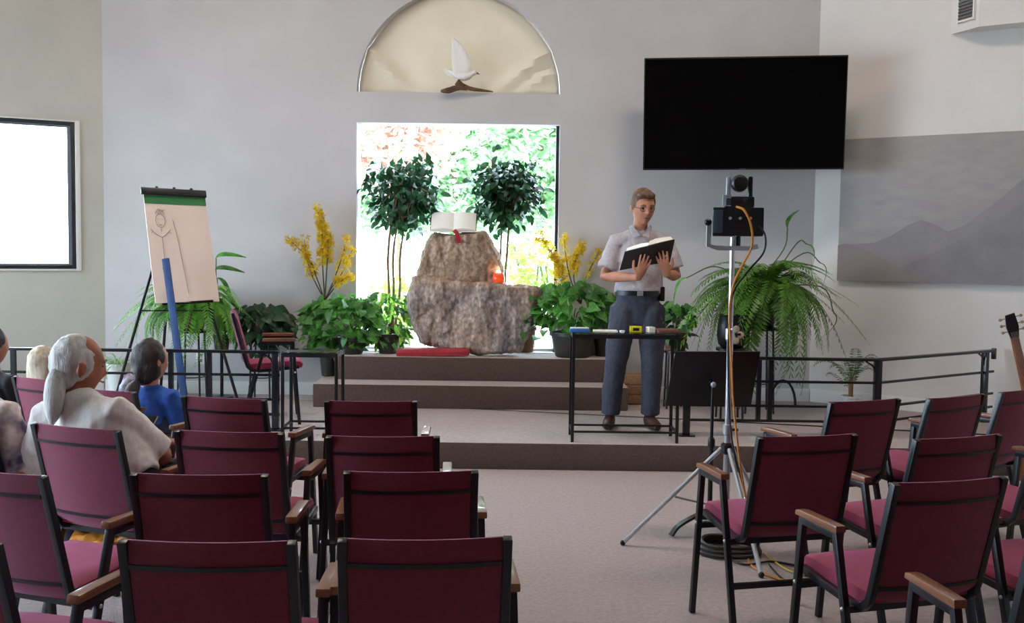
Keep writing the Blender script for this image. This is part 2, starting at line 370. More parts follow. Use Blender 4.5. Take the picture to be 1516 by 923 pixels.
shade_risers(S('step_upper', MB().prism([(x2, 8.78, ZP + .2), (x3, 8.78, ZP + .2), (x3, YB + .02, ZP + .2), (x2, YB + .02, ZP + .2)], (0, 0, .205)), 'carpet_floor', bevel=.012))
base('baseboard_back', V((0, YB, 0)), ex, ny, BL.x, x0, ZP); base('baseboard_back_right', V((0, YB, 0)), ex, ny, x1, BR.x, ZP)
base('baseboard_left', BL, dL, nL, .02, 3.4, ZP); base('baseboard_right', BR, dR, nR, .02, 3.9, ZP)
# soffit with vent at the top right
A = BR + dR * 1.10 + V((0, 0, at(1398, 51, (BR + dR * 1.10).y).z)); B = A + dR * .245 - nR * .2
mb = MB().prism([A, B, B + dR * 2.6, A + dR * 2.6], (0, 0, ZC - A.z)); S('trim_soffit', mb, 'wall_cream', smooth=False)
dv = (B - A).normalized(); nv = V((dv.y, -dv.x, 0)); Rv = M((dv, nv, up)).transposed()
vent = thing('wall_vent', A + (B - A) * .5 + up * .09, 'grey slatted air vent on the soffit end near the ceiling', 'vent')
c = A + (B - A) * .58 + nv * .008
MB().box(c + up * .27, (.17, .012, .36), Rv).build('backing', 'vent_grey', vent)
for s in (-1, 1): MB().box(c + dv * (s * .09) + up * .27 + nv * .004, (.014, .02, .4), Rv).build('frame', 'white_paint', vent)
for z in (.08, .46): MB().box(c + up * z + nv * .004, (.19, .02, .014), Rv).build('frame', 'white_paint', vent)
sl_me = MB().box((0, 0, 0), (.165, .016, .006), Rv @ M.Rotation(.6, 3, 'X')).mesh('slat', 'vent_grey')
for k in range(14): link('slat', sl_me, vent, c + nv * .01 + up * (.1 + k * .026) - ORG[vent.name])
# unseen fill lamps added at the ceiling to brighten the room
for k, (x, y) in enumerate(((-2.2, 6.3), (1.8, 6.3))):
    t = thing('fill_lamp', (x, y, ZC), 'unseen fill lamp panel added at the ceiling over the %s' % ('left seats', 'right seats')[k], 'lamp', 'added fill lamps')
    MB().box((x, y, ZC - .03), (1.24, .64, .06)).build('housing', 'white_paint', t, bevel=.005)
    MB().box((x, y, ZC - .065), (1.16, .56, .01)).build('diffuser', 'fill_diffuser', t)
    al = bpy.data.lights.new('fill_light', 'AREA'); al.shape = 'RECTANGLE'; al.size = 1.16; al.size_y = .56; al.energy = 26; al.color = (1, .84, .72)
    ao = bpy.data.objects.new('fill_light', al); COL.objects.link(ao); ao.parent = t; ao.location = (0, 0, -.08)
# sky portals in the window openings
def portal(c, n, w, h):
    pl = bpy.data.lights.new('portal', 'AREA'); pl.shape = 'RECTANGLE'; pl.size = w; pl.size_y = h; pl.cycles.is_portal = True
    po = bpy.data.objects.new('portal', pl); COL.objects.link(po); po.location = c
    po.rotation_euler = V(n).to_track_quat('-Z', 'Z').to_euler()
portal((XM, YB + .26, (ZW0 + ZW1) / 2), (0, -1, 0), XR - XL, ZW1 - ZW0)
portal((XM, YB + .26, ZA + RA / 2), (0, -1, 0), RA * 2, RA)
portal(BL + dL * ((tW0 + 2.3) / 2) + nL * .26 + up * ((ZL0 + ZL1) / 2), -nL, 2.3 - tW0, ZL1 - ZL0)
for a, b, c_, e in SW: portal((BL2.x - .26, BL2.y - (a + b) / 2, (c_ + e) / 2), (1, 0, 0), b - a, e - c_)
# ------------------------------------------------------------------ outdoors
S('ground_outside', MB().prism([(-30, 9.5, -.3), (30, 9.5, -.3), (30, 45, -.3), (-30, 45, -.3)], (0, 0, .05)), 'gravel')
S('ground_outside_left', MB().prism([(-40, -12, -.3), (-7.2, -12, -.3), (-7.2, 9.5, -.3), (-40, 9.5, -.3)], (0, 0, .05)), 'gravel')
def crown(c, r, n, size, m, name, parent):
    mb = MB(); c = V(c)
    for _ in range(n):
        d = V((rnd(-1, 1), rnd(-1, 1), rnd(-1, 1))).normalized() * (rnd(.25, 1) ** .5); p = c + V((d.x * r[0], d.y * r[1], d.z * r[2]))
        p += noise.noise_vector(p * .9) * .4 * min(r)
        a = V((rnd(-1, 1), rnd(-1, 1), rnd(-.6, .6))).normalized(); b = a.orthogonal().normalized(); b = M.Rotation(rnd(0, 6.28), 3, a) @ b; s = size * rnd(.6, 1.4)
        mb.add([p - a * s, p + b * s * .45, p + a * s, p - b * s * .45], [(0, 1, 2, 3)])
    return tag(mb.build(name, m, parent, smooth=False), kind='stuff')
trees = [(570, 215, 16, (1.3, .8, .9), 'tree_leaf_warm', 'pinkish blossoming tree seen through the window at its top left corner'),
         (800, 215, 16, (1.2, .8, 1.5), 'tree_leaf', 'pale green tree seen through the right side of the picture window')]
trees += [(500 + 85 * k, 196 + (k % 3) * 14, 21 + (k % 2) * 3.2, (2.0, 1.3, 2.3), 'tree_leaf', '%s from left in the row of pale green trees beyond the window' % ('first', 'second', 'third', 'fourth', 'fifth')[k]) for k in range(5)]
for px, py, Y, r, m, lab in trees:
    c = at(px, py, Y); g = V((c.x, c.y, -.25)); t = thing('outdoor_tree', g, lab, 'tree', 'trees outside the window')
    crown(c, r, int(2600 * r[0] * r[2]), .10, m, 'foliage', t); MB().tube(cr([g, g + V((.1, 0, (c.z + .25) * .5)), c]), .05).build('trunk', 'bark', t)
for px, py, Y, r, lab in ((800, 395, 10.3, (.42, .3, .36), 'bright green garden shrub outside, right of the boulder'), (600, 455, 10.3, (.5, .3, .33), 'bright green garden shrub outside, left of the boulder')):
    c = at(px, py, Y); g = V((c.x, c.y, -.25)); t = thing('garden_shrub', g, lab, 'shrub', 'shrubs outside the window')
    crown(c, r, 420, .055, 'leaf_bright', 'foliage', t)
    for k in range(5): MB().tube(cr([g + V((rnd(-.1, .1), 0, 0)), (g + c) / 2 + V((rnd(-.2, .2), 0, 0)), c + V((rnd(-.3, .3), rnd(-.1, .1), rnd(-.1, .2)))]), .012, 6).build('stem', 'stem', t)
# ------------------------------------------------------------------ chairs
def make_chair():
    t = thing('stacking_chair', (0, 0, 0), 'x', 'chair')
    side = [(0, .205, .437), (0, .05, .42), (0, -.11, .408), (0, -.150, .417), (0, -.178, .445), (0, -.19, .48), (0, -.285, .848)]
    for s in (-1, 1): MB().loft([V((s * .199, y, z)) for _, y, z in side], (.0115, .0125), sq=True).build('side_frame', 'chair_tube', t, bevel=.003)
    def bp(u, v, o):                      # point on the backrest: u across, v up, o offset to the rear
        z = .425 + v * .425; y = -.176 - (z - .44) / .41 * .108 - .022 * (1 - u * u) + (.03 * max(0, .08 - v) / .08); return V((u * .187, y - o, z - .012 * (1 - u * u) * 0))
    def slab(u0, u1, v0, v1, o0, o1, nu=10, nv=9, puff=0):
        mb = MB(); g = []
        for fr in (0, 1):
            for j in range(nv + 1):
                for i in range(nu + 1):
                    u = u0 + (u1 - u0) * i / nu; v = v0 + (v1 - v0) * j / nv; e = min(1, min(j, nv - j) / 1.0 + .25)
                    o = (o0, o1)[fr]; mid = (o0 + o1) / 2; g.append(bp(u, v, mid + (o - mid) * (e if puff else 1)))
        n1 = nu + 1; off = n1 * (nv + 1); fs = []
        for j in range(nv):
            for i in range(nu):
                a = j * n1 + i; fs += [(a, a + 1, a + n1 + 1, a + n1), (off + a, off + a + n1, off + a + n1 + 1, off + a + 1)]
        for i in range(nu): fs += [(i, off + i, off + i + 1, i + 1), (nv * n1 + i, nv * n1 + i + 1, off + nv * n1 + i + 1, off + nv * n1 + i)]
        for j in range(nv): a = j * n1; b = a + nu; fs += [(a, a + n1, off + a + n1, off + a), (b, off + b, off + b + n1, b + n1)]
        return mb.add(g, fs)
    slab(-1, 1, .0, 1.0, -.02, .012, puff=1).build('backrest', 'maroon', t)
    for v in (.845, .155): slab(-1, 1, v - .014, v + .014, .010, .0165, 10, 1).build('back_strap', 'chair_tube', t)
    mb = MB(); pr = [(-.165, .432), (-.165, .462), (-.08, .468), (.06, .478), (.16, .484), (.215, .478), (.235, .455), (.225, .428), (.1, .418), (-.08, .412)]
    xs = [-.186, -.178, -.1, 0, .1, .178, .186]; vs = []
    for x in xs:
        k = .86 if abs(x) > .18 else 1
        for y, z in pr: vs.append((x, .03 + (y - .03) * (.985 if k < 1 else 1), .447 + (z - .447) * k + (.004 if abs(x) < .12 and z > .45 else 0)))
    n = len(pr); fs = [(i * n + k, i * n + (k + 1) % n, (i + 1) * n + (k + 1) % n, (i + 1) * n + k) for i in range(len(xs) - 1) for k in range(n)] + [tuple(range(n)), tuple((len(xs) - 1) * n + k for k in range(n - 1, -1, -1))]
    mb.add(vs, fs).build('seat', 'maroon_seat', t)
    for s in (-1, 1):
        x = s * .235; xf = s * .245
        MB().loft([V((xf, .205, 0)), V((x, .155, .628))], (.0115, .0125), sq=True).build('leg', 'chair_tube', t, bevel=.003)
        MB().loft([V((xf, -.215, 0)), V((x, -.045, .628))], (.0115, .0125), sq=True).build('leg', 'chair_tube', t, bevel=.003)
        MB().bar((x, -.057, .622), (x, .167, .622), .023, .025).build('arm_rail', 'chair_tube', t, bevel=.003)
        mb = MB(); w = .019; P = [(-.07, .637), (-.066, .660), (.0, .661), (.15, .660), (.178, .655), (.182, .637)]
        mb.prism([V((x - w, y, z)) for y, z in P], (2 * w, 0, 0)).build('armrest', 'arm_wood', t, bevel=.005)
        b = MB()
        for y in (.173, -.108): b.ball((x + s * .013, y, .40), .008, nu=8, nv=6)
        b.build('bolt', 'silver', t)
    MB().bar((-.24, -.165, .235), (.24, -.165, .235), .018, .022, ref=(0, 1, 0)).build('cross_bar', 'chair_tube', t)
    MB().bar((-.238, .174, .388), (.238, .174, .388), .02, .022, ref=(0, 1, 0)).build('cross_bar', 'chair_tube', t)
    MB().bar((-.24, -.11, .399), (.24, -.11, .399), .02, .022, ref=(0, 1, 0)).build('cross_bar', 'chair_tube', t)
    return t
proto = make_chair(); used = [False]
for o in proto.children: pass
bpy.context.view_layer.update()
def chair_at(x, y, yaw, label, group, z=0):
    o = copy_tree(proto) if used[0] else proto
    used[0] = True; o.location = (x, y, z); o.rotation_euler = (0, 0, math.radians(yaw)); o['label'] = label; o['group'] = group; return o
def chair_px(px, py, yaw, label, group, z=0):
    p = onz(px, py, z + .85); a = math.radians(yaw); f = V((-math.sin(a), math.cos(a), 0)); p = p + f * .285
    p.z = z; chair_at(p.x, p.y, yaw, label, group, z); return p, f, V((f.y, -f.x, 0))
GL, GR = 'burgundy chairs left of the aisle', 'burgundy chairs right of the aisle'
chair_px(630, 797, 5, 'nearest burgundy armchair of the column beside the centre aisle', GL)
chair_px(609, 698, 5, 'second nearest burgundy armchair of the column beside the centre aisle', GL)
chair_px(567, 646, 3, 'third burgundy armchair of the column beside the centre aisle', GL)
chair_px(549, 594, 2, 'farthest burgundy armchair of the column beside the centre aisle', GL)
chair_px(307, 801, 1, 'nearest burgundy armchair of the second column from the aisle', GL)
chair_px(295, 702, 1, 'second nearest burgundy armchair of the second column from the aisle', GL)
chair_px(339, 639, -4, 'third burgundy armchair beside the ponytailed man, his elbow over its left arm', GL)
chair_px(331, 589, -12, 'burgundy armchair right behind the girl in the blue shirt', GL)
chN = chair_px(111, 632, -20, 'burgundy armchair on which the white-haired ponytailed man sits', GL)
chair_px(-12, 697, -20, 'empty burgundy armchair behind the ponytailed man, cut by left edge', GL)
chair_px(-112, 796, -14, 'burgundy armchair in the bottom left corner, only its back edge showing', GL)
chO = chair_px(62, 561, -24, 'burgundy armchair in front of the ponytailed man, below the blonde hair', GL)
chair_px(150, 577, -22, 'burgundy armchair between the ponytailed man and the girl in blue', GL)
chair_px(1196, 645, 13, 'burgundy armchair nearest the silver camera stand', GR)
chair_px(1281, 593, 22, 'burgundy armchair in the far row right of the camera stand', GR)
chair_px(1417, 587, 29, 'burgundy armchair in the far row below the handrail end post', GR)
chair_px(1513, 577, 36, 'burgundy armchair in the far row under the guitar, cut by right edge', GR)
chair_px(1419, 647, 20, 'burgundy armchair in the middle row, its back half hidden by the next', GR)
chair_px(1407, 711, 16, 'nearest fully seen burgundy armchair at the right', GR)
chair_at(1.39, 2.66, 8, 'burgundy armchair in the bottom right corner, only an arm showing', GR)
chair_at(1.86, 3.52, 18, 'burgundy armchair at the right edge beside the nearest one, seat showing', GR)
chair_at(2.23, 4.45, 25, 'burgundy armchair at the right edge in the middle row, seat and arm showing', GR)
chV = (V((-3.0, 5.65, 0)), chO[1], chO[2]); chair_at(-3.0, 5.65, -24, 'burgundy armchair under the dark-haired person at the left edge', GL)
chU = (V((-2.22, 4.42, 0)), chN[1], chN[2]); chair_at(-2.22, 4.42, -20, 'burgundy armchair under the person in the tie-dye shirt', GL)
pb = at(224, 600, 6.07); chB = V((pb.x - .02, 6.12, 0))
stl = thing('low_stool', chB, 'low round stool under the girl in blue', 'stool'); MB().lathe([(.15, .36), (.165, .37), (.165, .395), (.15, .41), (.001, .41)], chB).build('seat', 'arm_wood', stl)
for k in range(4):
    a = math.pi / 4 + k * math.pi / 2; d = V((math.cos(a), math.sin(a), 0)); MB().tube([chB + d * .12 + up * .365, chB + d * .16], .014, 8).build('leg', 'arm_wood', stl)
ps = onz(402, 622, ZP); chair_at(ps.x, ps.y, -76, 'burgundy armchair standing on the stage beside the easel', 'burgundy chair on the stage', ZP)
# ------------------------------------------------------------------ handrails
def rail(y, xs, label, thick, side, arch):
    x0, x1 = xs; t = thing('handrail', (x0, y, ZP), label, 'handrail'); d = (.035, .05)
    MB().box(((x0 + x1) / 2, y, .77), (abs(x1 - x0), .05, .022)).build('top_rail', 'rail_iron', t, bevel=.005)
    for z in (.60, .42, .31): MB().box(((x0 + x1) / 2, y, z), (abs(x1 - x0), .018, .018)).build('lower_rail', 'rail_iron', t)
    for x in thick:
        p = MB().box((x, y, (ZP + .77) / 2), (.05, .05, .77 - ZP)).build('post', 'rail_iron', t, bevel=.004)
        MB().box((x, y, ZP + .006), (.12, .1, .012)).build('base_plate', 'rail_iron', p, bevel=.003)
    for x in side: MB().box((x, y, (.31 + .77) / 2), (.032, .032, .46)).build('baluster', 'rail_iron', t)
    for x in arch:
        MB().loft([V((x + .095 * math.cos(a), y, .42 + .19 * math.sin(a))) for a in [math.pi * k / 12 for k in range(13)]], (.008, .008), (0, 1, 0), sq=True).build('arch_ornament', 'rail_iron', t)
    for x in thick:
        for s in (-1, 1):
            if x0 < x + s * .1 < x1: MB().loft(cr([V((x + s * .02, y, .67)), V((x + s * .035, y, .72)), V((x + s * .09, y, .757))], 4), (.008, .006), (0, 1, 0), sq=True).build('corner_brace', 'rail_iron', t)
    return t
def XP(px, Y): return at(px, 540, Y).x
YR = 7.38
rail(YR, (-6.2, XP(414, YR)), 'black iron handrail on the left half of the stage edge', [XP(408, YR), XP(120, YR), -6.1], [XP(310, YR), XP(253, YR), XP(20, YR), -4.6], [])
rr = rail(YR, (XP(1014, YR), XP(1305, YR)), 'black iron handrail on the right half of the stage, turning to the wall', [XP(1018, YR), XP(1300, YR)], [XP(1124, YR), XP(1141, YR)], [XP(1160, YR)])
a, b = V((XP(1300, YR), YR, 0)), V((3.93, 8.22, 0)); d = (b - a).normalized()
MB().bar(a + up * .77, b + up * .77, .05, .022, ref=d.cross(up)).build('top_rail', 'rail_iron', rr, bevel=.005)
for z in (.60, .42, .31): MB().bar(a + up * z, b + up * z, .018, .018, ref=d.cross(up)).build('lower_rail', 'rail_iron', rr)
q = b - d * .12; MB().bar(q + up * ZP, q + up * .77, .045, .045, ref=d).build('post', 'rail_iron', rr, bevel=.004)
MB().bar(b + up * .79, b + up * .70, .03, .03, ref=d).build('end_cap', 'rail_iron', rr, bevel=.004)
MB().loft(cr([q - d * .02 + up * .66, q - d * .04 + up * .72, q - d * .1 + up * .757], 4), (.008, .006), (0, 1, 0), sq=True).build('corner_brace', 'rail_iron', rr)
# ------------------------------------------------------------------ glass topped tables
def glass_table(c, w, dpt, h, rz, label):
    t = thing('side_table', c, label, 'table', rz=rz); b = .022
    for sx in (-1, 1):
        for sy in (-1, 1): MB().box((sx * (w / 2 - b / 2), sy * (dpt / 2 - b / 2), h / 2), (b, b, h)).build('leg', 'black_metal', t, local=True, bevel=.002)
    for z, nm in ((h - .014, 'top_rail'), (.075, 'stretcher')):
        hh = .028 if z > .3 else .014
        for sy in (-1, 1): MB().box((0, sy * (dpt / 2 - b / 2), z), (w - 2 * b, b * .8, hh)).build(nm, 'black_metal', t, local=True)
        for sx in (-1, 1): MB().box((sx * (w / 2 - b / 2), 0, z), (b * .8, dpt - 2 * b, hh)).build(nm, 'black_metal', t, local=True)
    MB().box((0, 0, h + .004), (w - .006, dpt - .006, .008)).build('glass_top', 'table_glass', t, local=True, bevel=.002)
    return t
tl, trr = onz(848, 655, ZP), onz(1000, 656, ZP); tw = (trr - tl).length + .03; tc = (tl + trr) / 2 + V((0, .13, 0)); tc.z = ZP
TBH = .765; glass_table(tc, tw, .30, TBH, 0, 'black metal lectern table with glass top in front of the speaker')
c2 = onz(458, 650, ZP) + V((0, .14, 0)); glass_table(c2, .40, .3, .605, 0, 'low black metal table with shiny glass top left of the steps')
def on_table(px, dy=0): return V((at(px, 493, tc.y + dy).x, tc.y + dy, ZP + TBH + .008))
p = on_table(858, -.06); gl = thing('spectacle_case', p, 'blue plastic case at the left end of the lectern table', 'case')
MB().box(p + up * .014, (.14, .07, .026)).build('body', 'blue_plastic', gl, bevel=.01); MB().box(p + up * .03, (.13, .06, .008)).build('lid', 'white_pot', gl, bevel=.003)
p = on_table(896, 0); tag(MB().box(p + up * .006, (.17, .1, .012)).build('notebook', 'page', None, bevel=.002), 'thin white notebook lying on the lectern table', 'notebook')
p = on_table(921, -.07); tag(MB().lathe([(.012, 0), (.018, .004), (.02, .014), (.016, .018), (.0, .018)], p).build('bottle_cap', 'white_pot'), 'small white round cap on the lectern table', 'cap')
p = on_table(941, 0); tp = thing('tape_measure', p, 'yellow tape measure box on the lectern table', 'tape measure')
MB().box(p + up * .022, (.085, .05, .044)).build('case', 'yellow_plastic', tp, bevel=.006); MB().box(p + up * .022 - V((0, .026, 0)), (.045, .004, .02)).build('label_plate', 'black_metal', tp)
p = on_table(963, 0); tag(MB().box(p + up * .02, (.05, .06, .04), M.Rotation(.3, 3, 'Z')).build('tissue_box', 'page', None, bevel=.004), 'small white box next to the yellow tape measure', 'box')
p = on_table(986, .02); tag(MB().box(p + up * .012, (.15, .16, .024), M.Rotation(.1, 3, 'Z')).build('hymn_book', 'terracotta', None, bevel=.004), 'brown book lying at the right end of the lectern table', 'book')
# ------------------------------------------------------------------ television
YT = 8.62
c4 = [at(955, 86, YT + .07), at(1257, 81, YT - .10), at(1249, 251, YT - .03), at(951, 252, YT + .14)]
ctr = sum(c4, V()) / 4; ux = ((c4[1] - c4[0]) + (c4[2] - c4[3])).normalized(); uz = ((c4[0] - c4[3]) + (c4[1] - c4[2])); uz = (uz - ux * uz.dot(ux)).normalized(); un = ux.cross(uz); Rt = M((ux, -un, uz)).transposed()
tw_, th_ = ((c4[1] - c4[0]).length + (c4[2] - c4[3]).length) / 2, ((c4[0] - c4[3]).length + (c4[1] - c4[2]).length) / 2
tv = thing('television', ctr, 'large black flat television mounted on the wall', 'television')
bk = -un   # away from the viewer
MB().box(ctr + bk * .025, (tw_, .05, th_), Rt).build('housing', 'bezel', tv, bevel=.006)
MB().box(ctr - bk * .003, (tw_ - .024, .004, th_ - .03), Rt).build('screen', 'screen', tv)
MB().box(ctr - bk * .004 - uz * (th_ / 2 - .008), (.05, .005, .006), Rt).build('badge', 'vent_grey', tv)
MB().box(ctr + bk * .07, (.6, .04, .4), Rt).build('mount_plate', 'black_metal', tv, bevel=.004)
for s in (-.15, .15): MB().bar(ctr + bk * .09 + uz * s, V((ctr.x - .1, YB - .01, ctr.z + s)), .05, .05).build('mount_arm', 'black_metal', tv)
MB().box((ctr.x - .1, YB - .012, ctr.z), (.3, .02, .5)).build('wall_plate', 'black_metal', tv)
# ------------------------------------------------------------------ mountain mural on the right wall
def onR(px, py, o=0): return onp(px, py, BR - nR * o, nR)
p_tl, p_bl = onR(1251, 207), onR(1238, 415)
t0 = ((p_tl + p_bl) / 2 - BR).dot(dR); t1 = t0 + 2.55; zt, zb = p_tl.z, p_bl.z
mu = thing('mountain_mural', BR + dR * ((t0 + t1) / 2) + up * zb - nR * .02, 'long grey canvas mural of mountains on the right wall', 'mural')
def rp(t, z, o): return BR + dR * t - nR * o + up * z
MB().prism([rp(t0, zb, .006), rp(t1, zb, .006), rp(t1, zt, .006), rp(t0, zt, .006)], -nR * .028).build('canvas_panel', 'canvas', mu, bevel=.004)
def ridge(pts, o, m, nm):
    P = []
    for x, y in pts:
        q = onR(x, y); P.append(((q - BR).dot(dR), q.z))
    P = [(max(t0, t), max(zb, z)) for t, z in P]
    # extend to the right end and close along the bottom
    poly = [rp(t, z, o) for t, z in P] + [rp(t1, P[-1][1] + .12, o), rp(t1, zb, o), rp(P[0][0], zb, o)]
    MB().prism(poly, -nR * .004).build(nm, m, mu, smooth=False)
ridge([(1244, 372), (1262, 362), (1295, 360), (1320, 350), (1345, 334), (1364, 326), (1380, 330), (1405, 343), (1432, 332), (1460, 312), (1490, 288), (1516, 265)], .034, 'ridge_far', 'far_ridge')
ridge([(1300, 414), (1345, 392), (1390, 372), (1430, 352), (1470, 330), (1516, 300)], .038, 'ridge_near', 'near_ridge')
q = [onR(x, y) for x, y in [(1240, 363), (1256, 361), (1275, 366), (1300, 378), (1340, 398), (1372, 413)]]
P = [(max(t0, (v - BR).dot(dR)), max(zb, v.z)) for v in q]
MB().prism([rp(t, z, .042) for t, z in P] + [rp(P[-1][0] + .02, zb, .042), rp(t0, zb, .042)], -nR * .004).build('foothill', 'hill', mu, smooth=False)
# ------------------------------------------------------------------ linen, driftwood and dove in the arch
mb = MB(); nx, nz_ = 44, 24; vs_ = []
for j in range(nz_ + 1):
    for i in range(nx + 1):
        a = math.pi * i / nx; r = j / nz_; x = math.cos(a) * r * (RA - .004); z = math.sin(a) * r * (RA - .004)
        sg = lambda v: 1 / (1 + math.exp(-max(-40, min(40, v))))
        f = .09 * math.exp(-((z - .75 * (x - .30)) / .07) ** 2) * sg((x - .38) * 18) + .07 * math.exp(-((z - .62 * (x - .52)) / .05) ** 2) * sg((x - .6) * 20) + .09 * math.exp(-((z - .12 - .9 * (-x - .55)) / .07) ** 2) * sg((-x - .55) * 16) + .03 * math.exp(-((z - .06 - .35 * (-x - .4)) / .05) ** 2) * sg((-x - .5) * 16)
        f += .012 * noise.noise(V((x * 3, z * 5, 1)))
        vs_.append(V((XM + x, YB + .13 - f, ZA + .004 + z)))
fs_ = [(j * (nx + 1) + i, j * (nx + 1) + i + 1, (j + 1) * (nx + 1) + i + 1, (j + 1) * (nx + 1) + i) for j in range(nz_) for i in range(nx)]
mb.add(vs_, fs_); ln = mb.build('linen_drape', 'linen', None); tag(ln, 'cream linen cloth filling the arched window above the boulder', 'drape')
sm = ln.modifiers.new('thick', 'SOLIDIFY'); sm.thickness = .004
YD = YB - .02
pts = [at(653, 136, YD), at(672, 127, YD - .02), at(690, 131, YD - .03), at(712, 135, YD - .02), at(729, 137, YD)]
dw = thing('driftwood', at(690, 137, YD), 'brown driftwood branch on the sill of the arch, under the dove', 'driftwood')
MB().tube(cr([at(676, 121, YD - .04), at(686, 128, YD - .03), at(700, 132, YD - .03), at(715, 134, YD), at(730, 136, YD)]), [.03, .034, .03, .03, .028, .026, .026, .026, .024, .022, .02, .02, .018, .018, .016, .016, .014, .014, .012, .012, .01, .01, .008, .006, .004], 8).build('main_branch', 'driftwood', dw)
MB().tube(cr([at(653, 135, YD - .03), at(664, 134, YD - .05), at(678, 130, YD - .04), at(692, 131, YD - .03)], 5), [.012, .016, .02, .024, .026, .028, .028, .028, .028, .026, .026, .025, .024, .024, .022, .02], 8).build('side_branch', 'driftwood', dw)
MB().tube([at(690, 131, YD), at(690, 133, YB + .1)], .012, 6).build('support_peg', 'driftwood', dw)
YV = YD - .03; dv_ = thing('dove_ornament', at(680, 124, YV), 'white dove ornament with raised wings on the driftwood', 'dove')
mb = MB(); mb.loft([at(663, 104, YV), at(672, 109, YV), at(680, 112, YV), at(688, 113, YV), at(694, 112, YV), at(698, 109, YV), at(702, 107.5, YV)], [.012, .03, .042, .044, .034, .024, .022], (0, 1, 0), 12); mb.ball(at(702.5, 107.5, YV), .026)
fuse(mb, 'body', 'dove', dv_, .008, 2)
MB().loft([at(705, 108, YV), at(710, 110, YV)], [.01, .002], seg=6).build('beak', 'driftwood', dv_)
for k, (oy, top) in enumerate(((-.03, (671, 57)), (.05, (676, 60)))):
    base_, tip = at(680, 110, YV + oy), at(*top, YV + oy * 2.2); ax = tip - base_
    for j in range(6):
        q = j / 5; st = base_ + V((.085 * (q - .4), 0, .02 * q)); en = base_ + ax * (1 - .12 * q - (.35 * q * q)) + V((.085 * q, oy * .2, 0))
        mid = (st + en) / 2 + V((.012, 0, 0))
        MB().loft(cr([st, mid, en], 4), [(.012 + .024 * math.sin(math.pi * min(1, .12 + m / 9)), .005) for m in range(9)], (1, 0, 0), 8).build('wing_feather', 'dove', dv_)
for j in range(4):
    MB().loft([at(672, 111, YV), at(657 + j * 1.5, 102 + j * 2.5, YV)], [(.02, .004), (.014, .003)], (0, 0, 1), 6).build('tail_feather', 'dove', dv_)
for s in (0, .03): MB().tube([at(682, 114, YV + s), at(680, 125, YV + s)], .004, 6).build('leg', 'driftwood', dv_)
# ------------------------------------------------------------------ boulder, cushion, book, candle
def rockpoly(mb, front, y0, y1, sx=.9):
    A_ = [at(x, y, y0) for x, y in front]; c = sum(A_, V()) / len(A_)
    mid = [p + V((0, (y1 - y0) * .25, 0)) + (p - c) * .045 for p in A_]; bk_ = [c + (p - c) * sx + V((0, y1 - y0, 0)) for p in A_]
    n = len(A_); f0 = [c + (p - c) * .96 + V((0, -.015, 0)) for p in A_]
    mb.add(f0 + mid + bk_, [tuple(range(n - 1, -1, -1)), tuple(range(2 * n, 3 * n))] + [(r * n + i, r * n + (i + 1) % n, (r + 1) * n + (i + 1) % n, (r + 1) * n + i) for r in (0, 1) for i in range(n)])
mb = MB()
rockpoly(mb, [(612, 411), (640, 410), (672, 415), (700, 418), (760, 423), (799, 427), (799, 450), (790, 478), (778, 500), (768, 521), (740, 524), (700, 521), (655, 516), (626, 506), (611, 482), (605, 455)], 8.88, 9.12)
rockpoly(mb, [(642, 347), (716, 347), (727, 360), (737, 378), (744, 400), (750, 425), (748, 505), (630, 505), (614, 420), (616, 402), (624, 382), (633, 362)], 9.04, 9.36)
bd = fuse(mb, 'boulder', 'rock', None, .014, 1, disp=.03, dscale=5)
bm = bmesh.new(); bm.from_mesh(bd.data)
for v in bm.verts:
    n_ = noise.cell(v.co * 9); v.co += v.normal * (.010 * noise.fractal(V((v.co.x * 26, v.co.y * 26, v.co.z * 9)), .8, 2.1, 4))
    if v.co.z < ZT: v.co.z = ZT
bm.to_mesh(bd.data); bm.free()
tag(bd, 'large rough brown boulder with a ledge, standing before the picture window', 'boulder')
p = onz(641, 531, ZT); cu = thing('kneeling_cushion', V((p.x, 8.86, ZT)), 'flat red kneeling cushion at the foot of the boulder', 'cushion')
xa, xb = at(587, 525, 8.85).x, at(695, 525, 8.85).x
MB().box(((xa + xb) / 2, 8.86, ZT + .035), (xb - xa, .12, .07), M.Rotation(-.03, 3, 'Y')).build('pad', 'red_cloth', cu, bevel=.022); MB().box(((xa + xb) / 2, 8.86, ZT + .034), (xb - xa + .006, .126, .006), M.Rotation(-.03, 3, 'Y')).build('piping', 'ribbon', cu)
Yb = 9.16; bc = at(672, 346, Yb) + up * .012; ob = thing('altar_book', bc, 'open book with white pages lying on top of the boulder', 'book')
MB().box(bc + up * .006, (.42, .3, .012)).build('base_board', 'page', ob, bevel=.003)
tilt = M.Rotation(math.radians(52), 3, 'X')
for s in (-1, 1):
    prof = [(0, .012), (.03, .026), (.09, .032), (.15, .024), (.2, .012), (.2, .0), (0, .0)]
    mb = MB().prism([bc + V((0, -.10, .014)) + tilt @ V((s * x, 0, z)) for x, z in prof], tilt @ V((0, .19, 0))); mb.build('page_block', 'page', ob, ang=25)
MB().prism([bc + V((0, -.10, .012)) + tilt @ V((x, -.004, z)) for x, z in ((-.207, -.006), (.207, -.006), (.207, 0), (-.207, 0))], tilt @ V((0, .2, 0))).build('cover', 'driftwood', ob)
rb = [at(672, 341, Yb - .16), at(676, 345, Yb - .17), at(678, 352, Yb - .165), at(680, 360, Yb - .15)]
MB().loft(rb, (.019, .002), (1, 0, 0), sq=True).build('ribbon', 'ribbon', ob)
cp = at(738, 421, 8.99); ca = thing('votive_candle', cp, 'lit orange glass votive candle on the boulder ledge', 'candle')
